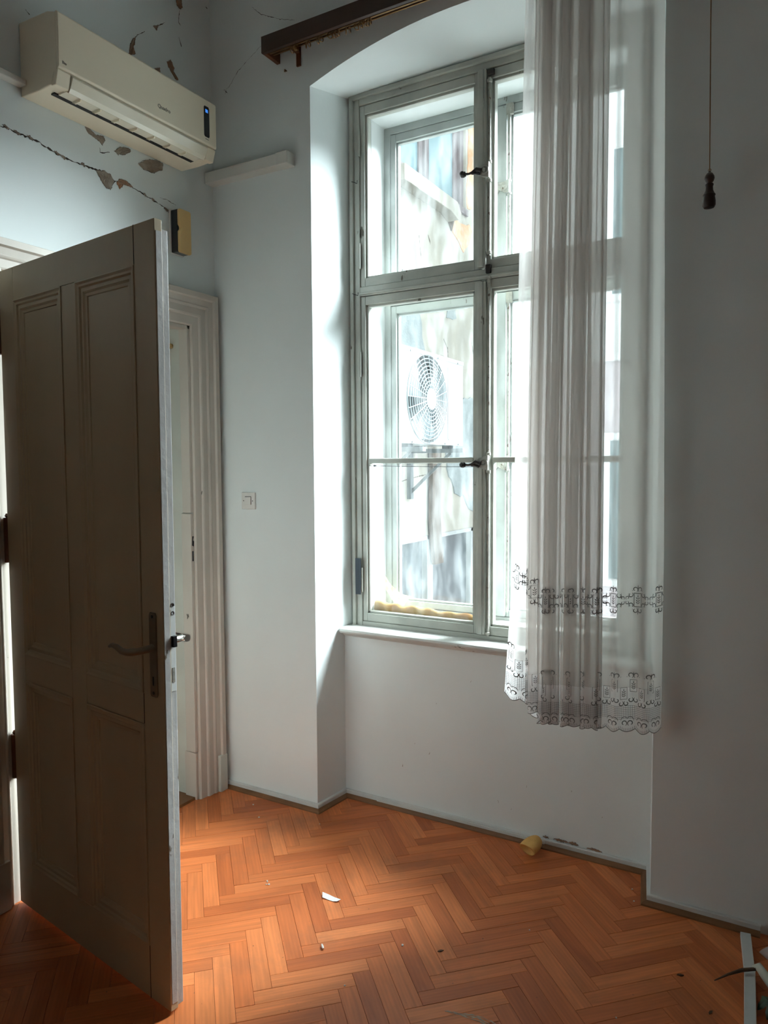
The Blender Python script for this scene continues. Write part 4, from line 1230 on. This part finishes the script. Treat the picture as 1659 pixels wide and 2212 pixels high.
def crumb(x, y, r, label, mat='crumb', group=None):
    mb = MB()
    bm = bmesh.new(); bmesh.ops.create_icosphere(bm, subdivisions=1, radius=r)
    vs = [(v.co.x * random.uniform(0.7, 1.3) + x, v.co.y * random.uniform(0.7, 1.3) + y, max(0.0002, v.co.z * 0.6 * random.uniform(0.7, 1.2) + r * 0.45)) for v in bm.verts]
    fs = [tuple(v.index for v in f.verts) for f in bm.faces]
    bm.free()
    return tag(mb.add(vs, fs).build('plaster_crumb', mat), label, 'crumb', group)
for x, y, r in ((0.70, -0.545, 0.0035), (0.705, -0.55, 0.003), (0.72, -0.56, 0.004), (0.712, -0.565, 0.003), (0.36, -0.18, 0.004), (0.26, -0.10, 0.004), (0.62, -0.10, 0.003), (1.30, -0.62, 0.0045), (1.62, -0.35, 0.003), (1.88, -0.02, 0.003), (1.86, 0.05, 0.004), (1.95, -0.60, 0.003), (1.24, -0.86, 0.003)):
    crumb(x, y, r, 'tiny pale crumb of plaster scattered on the parquet', group='plaster crumbs on the parquet')
mb = MB().tube([(1.080, -0.745, 0.0045), (1.088, -0.753, 0.0048), (1.096, -0.760, 0.0045)], [0.0025, 0.0042, 0.0025], 8)
tag(mb.build('wood_chip', 'crumb', smooth=True), 'small pale oblong chip on the parquet in front of the paper scrap', 'chip')
for x, y, a, lb in ((2.075, -0.335, 0.3, 'dark splinter on the parquet left of the white strip'), (2.17, -0.452, 1.1, 'dark flake nearest the lower end of the white strip'), (1.415, -0.585, 0.7, 'black speck of dirt on the parquet in the middle of the room')):
    mb = MB().prism([(-0.010, -0.002), (0.0, -0.004), (0.010, 0.0), (0.002, 0.004), (-0.006, 0.002)], lambda u, v, t, x=x, y=y, a=a: (x + u * math.cos(a) - v * math.sin(a), y + u * math.sin(a) + v * math.cos(a), t), 0.0006, 0.003)
    tag(mb.build('splinter', 'twig'), lb, 'splinter')

# white trunking strip on the floor
ts = thing('trunking_strip', (2.25, -0.3, 0), 'length of white plastic trunking lying on the floor by the right pier', 'trunking')
P = [(2.229, -0.071), (2.254, -0.262)]
def strip_piece(a, c, zt0, zt1, name):
    a = Vector(a); c = Vector(c); d = (c - a).normalized(); nn = Vector((-d.y, d.x)) * 0.0148
    vs = []
    for q, zt in ((a, zt0), (c, zt1)):
        for sg, z in ((-1, zt - 0.016), (1, zt - 0.016), (1, zt), (-1, zt)):
            vs.append((q.x + nn.x * sg, q.y + nn.y * sg, z))
    MB().add(vs, [(0, 3, 2, 1), (4, 5, 6, 7), (0, 1, 5, 4), (1, 2, 6, 5), (2, 3, 7, 6), (3, 0, 4, 7)]).build(name, 'strip', ts, 0.0015)
strip_piece((2.229, -0.073), (2.250, -0.225), 0.032, 0.018, 'cover')
strip_piece((2.252, -0.240), (2.300, -0.92), 0.030, 0.018, 'base')
tw = MB().tube([(2.165, -0.318, 0.006), (2.20, -0.300, 0.026), (2.235, -0.282, 0.040), (2.268, -0.268, 0.046)], [0.0015, 0.0035, 0.0055, 0.005], 8)
tag(tw.build('twig', 'twig', smooth=True), 'thin brown stick lying across the white trunking strip', 'stick')
sp = thing('artificial_sprig', (2.32, -0.30, 0), 'pale curved stalk with dark green leaves at the right edge of the floor', 'artificial plant')
mb = MB().tube([(2.262, -0.262, 0.044), (2.276, -0.262, 0.052), (2.295, -0.285, 0.044), (2.325, -0.325, 0.030), (2.38, -0.37, 0.016)], [0.007, 0.012, 0.013, 0.011, 0.008], 10)
mb.build('stalk', 'petal', sp, 0, True)
for k in range(7):
    a = -2.4 + k * 0.45; l = 0.06 + 0.01 * (k % 3)
    cx, cy = 2.325 + 0.006 * k, -0.345 - 0.004 * k
    vs = []; fs = []
    for i in range(7):
        t = i / 6; w = 0.016 * math.sin(PI * min(1, t * 0.95 + 0.04)) * (1.25 if i % 2 else 0.85)
        px, py = cx + math.cos(a) * l * t, cy + math.sin(a) * l * t
        z = 0.022 + 0.016 * math.sin(PI * t) - 0.014 * t
        vs += [(px - math.sin(a) * w, py + math.cos(a) * w, z - 0.003), (px, py, z), (px + math.sin(a) * w, py - math.cos(a) * w, z - 0.003)]
    for i in range(6):
        for j in range(2): fs.append((i * 3 + j, i * 3 + j + 1, i * 3 + j + 4, i * 3 + j + 3))
    MB().add(vs, fs).build('leaf', 'leaf', sp)
vs = []; fs = []
na, nb = 18, 26
for i in range(na + 1):
    t = i / na
    for k in range(nb):
        a = 2 * PI * k / nb
        r = (0.105 * (1 - t) ** 0.6 + 0.008) * (1 + 0.16 * math.sin(5 * a + 3 * t) + 0.10 * math.sin(9 * a + 7 * t))
        vs.append((2.425 + r * math.cos(a) * 1.15, -0.135 + r * math.sin(a) * 0.80, 0.002 + 0.150 * t + 0.012 * math.sin(4 * a + 5 * t) * t))
for i in range(na):
    for k in range(nb): fs.append((i * nb + k, i * nb + (k + 1) % nb, (i + 1) * nb + (k + 1) % nb, (i + 1) * nb + k))
fs.append(tuple(range(na * nb, na * nb + nb)))
tag(MB().add(vs, fs).build('plastic_film', 'bag', smooth=True), 'crumpled translucent plastic film against the wall at the right edge', 'plastic film')

# ------------------------------------------------------------------ outside: light well
NXW = 0.03        # face of the neighbouring wall
YW0 = OUT
nb = thing('neighbour_building', (NXW, 2.4, -4.0), 'pale peeling stucco wall of the neighbouring building outside the window', 'building')
# wall with openings for the upper window and the glazed door below
UY0, UY1, UZ0, UZ1 = 1.660, 2.745, 3.425, 4.75
LY0, LY1, LZ1 = 1.60, 2.90, 1.010
b = MB()
b.box(-0.6, NXW, YW0, LY0, -4.0, UZ0); b.box(-0.6, NXW, LY1, 6.2, -4.0, UZ0)
b.box(-0.6, NXW, LY0, LY1, LZ1, UZ0); b.box(-0.6, NXW, LY0, LY1, -4.0, -1.1)
b.box(-0.6, NXW, YW0, UY0, UZ0, 9.5); b.box(-0.6, NXW, UY1, 6.2, UZ0, 9.5); b.box(-0.6, NXW, UY0, UY1, UZ1, 9.5)
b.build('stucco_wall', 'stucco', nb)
mO = lambda u, v, h: (NXW + h, u, v)
def render_patch(pts, h, mat, name):
    P = []
    for i in range(len(pts)):
        a, c = Vector(pts[i]), Vector(pts[(i + 1) % len(pts)])
        nseg = max(1, int((c - a).length / 0.05))
        for k in range(nseg):
            q = a.lerp(c, k / nseg); P.append((q.x + random.gauss(0, 0.008), q.y + random.gauss(0, 0.008)))
    return MB().prism(P, mO, 0.0, h).build(name, mat, nb)
render_patch([(2.40, 1.478), (2.46, 1.395), (2.53, 1.292), (2.69, 1.257), (2.76, 1.178), (2.88, 1.122), (3.25, 1.10), (3.25, 2.05), (2.72, 2.02), (2.30, 1.95)], 0.010, 'stucco_grey', 'render_patch')
render_patch([(1.25, 2.12), (1.25, 2.55), (1.95, 2.60), (2.02, 2.33), (2.10, 2.12)], 0.009, 'stucco_grey', 'render_patch')
render_patch([(1.66, 2.62), (1.72, 2.78), (1.84, 2.80), (1.93, 2.60)], 0.006, 'stucco_grey', 'render_patch')
render_patch([(2.40, 2.58), (2.46, 2.92), (2.55, 2.98), (2.56, 2.60)], 0.005, 'stucco_grey', 'render_patch')
for pts in ([(2.35, 2.42), (2.42, 2.36), (2.43, 2.28), (2.30, 2.30)], [(1.965, 3.06), (1.98, 2.98), (2.0, 2.91)], [(2.26, 2.28), (2.27, 2.20)], [(2.43, 2.28), (2.44, 2.17)],
            [(1.70, 1.40), (1.85, 1.42), (2.06, 1.44)], [(2.85, 2.5), (2.92, 2.32), (3.05, 2.2)], [(2.10, 3.10), (2.14, 3.04)]):
    crack('', nb, pts, 0.006, mO)
# broken band under the neighbour's window
sb_ = MB().prism([(UY0 - 0.06, 3.395), (2.40, 3.395), (2.47, 3.33), (2.42, 3.27), (2.30, 3.30), (UY0 - 0.06, 3.295)], mO, 0.0, 0.09)
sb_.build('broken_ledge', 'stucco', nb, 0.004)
render_patch([(2.45, 3.36), (2.62, 3.33), (2.80, 3.36), (2.86, 3.31), (2.80, 3.22), (2.74, 3.16), (2.68, 3.11), (2.60, 3.17), (2.50, 3.21)], 0.006, 'brick_raw', 'broken_patch')
render_patch([(2.36, 3.33), (2.44, 3.36), (2.50, 3.30), (2.46, 3.24)], 0.012, 'plank', 'broken_patch')
render_patch([(2.76, 3.46), (2.86, 3.50), (2.90, 4.3), (2.80, 4.3)], 0.006, 'brick_raw', 'broken_patch')
nw = nb
mb = MB()
mb.box(NXW - 0.10, NXW + 0.02, UY0 - 0.01, UY1 + 0.01, UZ0 - 0.025, UZ0 + 0.02)
mb.box(NXW - 0.10, NXW - 0.02, UY0, UY0 + 0.05, UZ0, UZ1); mb.box(NXW - 0.10, NXW - 0.02, UY1 - 0.06, UY1, UZ0, UZ1)
mb.box(NXW - 0.10, NXW - 0.02, UY0, UY1, UZ1 - 0.06, UZ1)
fr_ = mb.build('window_frame', 'brown_wood', nb, 0.003)
for y0, y1 in ((UY0 + 0.052, 2.115), (2.150, UY1 - 0.062)):
    mb, g = bars(None, y0, y1, UZ0 + 0.022, UZ1 - 0.062, 0.050, 0.050, 0.045, 0.045, NXW - 0.085, NXW - 0.045)
    mb.v = [(q[1], q[0], q[2]) for q in mb.v]
    sh = mb.build('window_sash', 'brown_wood', nb, 0.003)
    MB().box(NXW - 0.062, NXW - 0.058, g[0], g[1], g[2], g[3]).build('pane', 'neigh_glass', sh)
MB().box(NXW - 0.10, NXW - 0.03, 2.115, 2.150, UZ0, UZ1).build('window_mullion', 'brown_wood', nb)
# glazed door below
mb = MB()
mb.box(NXW - 0.09, NXW + 0.005, LY0, LY0 + 0.05, -1.1, LZ1); mb.box(NXW - 0.09, NXW + 0.005, LY1 - 0.05, LY1, -1.1, LZ1)
mb.box(NXW - 0.09, NXW + 0.005, LY0, LY1, LZ1 - 0.030, LZ1); mb.box(NXW - 0.09, NXW + 0.005, 2.075, 2.165, -1.1, LZ1)
mb.box(NXW - 0.09, NXW + 0.005, LY0, LY1, -1.1, -1.0)
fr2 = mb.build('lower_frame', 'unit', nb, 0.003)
for y0, y1 in ((LY0 + 0.05, 2.075), (2.165, LY1 - 0.05)):
    MB().box(NXW - 0.05, NXW - 0.04, y0, y1, -1.0, LZ1 - 0.03).build('pane', 'door_glass', fr2)
# hanging board
vs = []; fs = []
C = [(2.150, 1.62), (2.150, 1.50), (2.142, 1.13), (2.165, 0.95), (2.190, 0.80)]
for y, z in C:
    for sy, sx in ((-0.068, 0.015), (0.068, 0.015), (0.068, 0.045), (-0.068, 0.045)):
        vs.append((NXW + sx, y + sy, z))
for i in range(len(C) - 1):
    for k in range(4): fs.append((i * 4 + k, i * 4 + (k + 1) % 4, (i + 1) * 4 + (k + 1) % 4, (i + 1) * 4 + k))
fs += [(0, 1, 2, 3), (16, 19, 18, 17)]
tag(MB().add(vs, fs).build('hanging_board', 'plank'), 'weathered brown board hanging on the wall below the outdoor unit', 'board')

# outdoor unit
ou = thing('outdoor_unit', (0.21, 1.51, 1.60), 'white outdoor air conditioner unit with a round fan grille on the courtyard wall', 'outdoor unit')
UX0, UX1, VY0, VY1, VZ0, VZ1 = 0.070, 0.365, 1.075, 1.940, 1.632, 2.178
FC, FR = (1.425, 1.900), 0.262
n_ = 48
# front sheet with a round hole
vs = []; fs = []
def sq(a):
    c, s_ = math.cos(a), math.sin(a)
    ty = ((VY1 - FC[0]) if c > 0 else (FC[0] - VY0)) / max(1e-6, abs(c)); tz = ((VZ1 - FC[1]) if s_ > 0 else (FC[1] - VZ0)) / max(1e-6, abs(s_))
    t = min(ty, tz); return (FC[0] + c * t, FC[1] + s_ * t)
angs = [2 * PI * i / n_ for i in range(n_)] + [math.atan2(z - FC[1], y - FC[0]) % (2 * PI) for y in (VY0, VY1) for z in (VZ0, VZ1)]
angs.sort()
for a in angs:
    o_ = sq(a)
    vs += [(UX1, o_[0], o_[1]), (UX1, FC[0] + FR * math.cos(a), FC[1] + FR * math.sin(a)), (UX1 - 0.06, FC[0] + FR * 0.97 * math.cos(a), FC[1] + FR * 0.97 * math.sin(a)), (UX0, o_[0], o_[1])]
M_ = len(angs)
for i in range(M_):
    j = (i + 1) % M_
    fs += [(4 * i, 4 * j, 4 * j + 1, 4 * i + 1), (4 * i + 1, 4 * j + 1, 4 * j + 2, 4 * i + 2), (4 * i + 3, 4 * j + 3, 4 * j, 4 * i)]
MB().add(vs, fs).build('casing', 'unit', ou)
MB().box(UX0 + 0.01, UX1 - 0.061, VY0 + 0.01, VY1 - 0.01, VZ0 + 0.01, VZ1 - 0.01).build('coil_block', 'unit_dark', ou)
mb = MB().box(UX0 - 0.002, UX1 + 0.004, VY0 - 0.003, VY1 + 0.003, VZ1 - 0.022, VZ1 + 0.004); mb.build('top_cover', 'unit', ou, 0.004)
mb = MB()
for r in [0.062 + 0.0222 * k for k in range(9)] + [FR + 0.002]:
    x = UX1 + 0.004 + 0.022 * (1 - (r / FR) ** 2)
    mb.ring((x, FC[0], FC[1]), (1, 0, 0), r, 0.0034, 44, 5)
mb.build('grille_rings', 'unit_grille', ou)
for k in range(24):
    a = 2 * PI * k / 24
    pts = []
    for r in (0.050, 0.12, 0.19, FR):
        x = UX1 + 0.005 + 0.022 * (1 - (r / FR) ** 2)
        pts.append((x, FC[0] + r * math.cos(a), FC[1] + r * math.sin(a)))
    MB().tube(pts, 0.0030, 6).build('grille_rib', 'unit_grille', ou)
MB().lathe([(0.060, 0), (0.062, 0.004), (0.055, 0.010), (0.0, 0.013)], (UX1 + 0.020, FC[0], FC[1]), (1, 0, 0), 28).build('hub_cap', 'unit', ou, 0, True)
for k in range(3):
    a0 = 2 * PI * k / 3 + 0.4
    vs = []; fs = []
    for i in range(7):
        for j in range(5):
            r = 0.05 + 0.19 * j / 4; a = a0 + (i / 6 - 0.5) * 1.25
            vs.append((UX1 - 0.040 + 0.030 * (i / 6), FC[0] + r * math.cos(a), FC[1] + r * math.sin(a)))
    for i in range(6):
        for j in range(4): fs.append((i * 5 + j, (i + 1) * 5 + j, (i + 1) * 5 + j + 1, i * 5 + j + 1))
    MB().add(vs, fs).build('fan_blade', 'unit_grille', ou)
mb = MB().prism([(1.708, 2.120), (1.708, 1.672), (1.716, 1.664), (1.925, 1.664), (1.925, 1.669), (1.720, 1.669), (1.713, 1.676), (1.713, 2.120)], fn_yz, UX1 + 0.0002, UX1 + 0.003)
mb.build('panel_groove', 'unit_grille', ou)
for y, z in ((1.20, 2.162), (1.56, 2.162), (1.85, 2.162), (1.22, 1.640), (1.44, 1.640), (1.66, 1.640), (1.86, 1.640)):
    MB().lathe([(0.006, 0), (0.005, 0.004)], (UX1 + 0.003, y, z), (1, 0, 0), 8).build('screw', 'galv', ou)
for y in (1.24, 1.80):
    mb = MB().box(NXW, UX1 + 0.07, y - 0.02, y + 0.02, 1.585, 1.612); mb.box(NXW, NXW + 0.03, y - 0.02, y + 0.02, 1.28, 1.612)
    mb.prism([(NXW + 0.02, 1.34), (NXW + 0.02, 1.31), (UX1 - 0.02, 1.575), (UX1 - 0.02, 1.598)], lambda u, v, t: (u, t, v), y - 0.004, y + 0.004)
    mb.build('wall_bracket', 'galv', ou)
for y in (1.24, 1.80):
    for x in (0.12, 0.32): MB().box(x - 0.025, x + 0.025, y - 0.03, y + 0.03, 1.612, 1.633).build('rubber_foot', 'unit_dark', ou)

# our own outer wall face, the yard and the added shading wing
b = MB()
b.box(NXW, 0.57, OUT, OUT + 0.05, -4, 9); b.box(1.86, 9, OUT, OUT + 0.05, -4, 9)
b.box(0.57, 1.86, OUT, OUT + 0.05, -4, 0.76); b.box(0.57, 1.86, OUT, OUT + 0.05, 3.10, 9)
tag(b.build('wall_outer', 'facade'), 'outer plaster face of this building around the window, out of view', 'wall', kind='structure')
b = MB().box(-4, 16, OUT, 20, -4.3, -4.0)
tag(b.build('yard_ground', 'ground'), 'concrete ground of the courtyard below the window', 'ground', kind='structure')
fb = thing('added_shading_wing', (1.0, 3.3, -4.0), 'pale added wing that shades the light well, seen behind the curtain', 'building')
WX1, WY0 = 2.30, 3.30  # wing added to keep sun off the neighbour wall and outdoor unit
MB().box(NXW, WX1, WY0, 6.2, 2.36, 9.5).build('upper_wall', 'wing', fb)
MB().box(NXW, WX1, WY0, 6.2, -4.0, 2.30).build('lower_wall', 'pink', fb)
MB().box(NXW, WX1 + 0.03, WY0 - 0.04, 6.2, 2.30, 2.36).build('string_course', 'wing', fb, 0.004)
for x0, z0 in ((0.95, 2.75), (0.95, 0.55)):
    mb, g = bars(None, x0, x0 + 0.74, z0, z0 + 1.2, 0.05, 0.05, 0.05, 0.05, WY0 - 0.02, WY0 + 0.02)
    mb.box(x0 + 0.35, x0 + 0.39, WY0 - 0.018, WY0 + 0.018, z0, z0 + 1.2)
    fw = mb.build('window_frame', 'wing', fb, 0.003)
    MB().box(g[0], g[1], WY0 - 0.006, WY0 - 0.002, g[2], g[3]).build('pane', 'neigh_glass', fw)
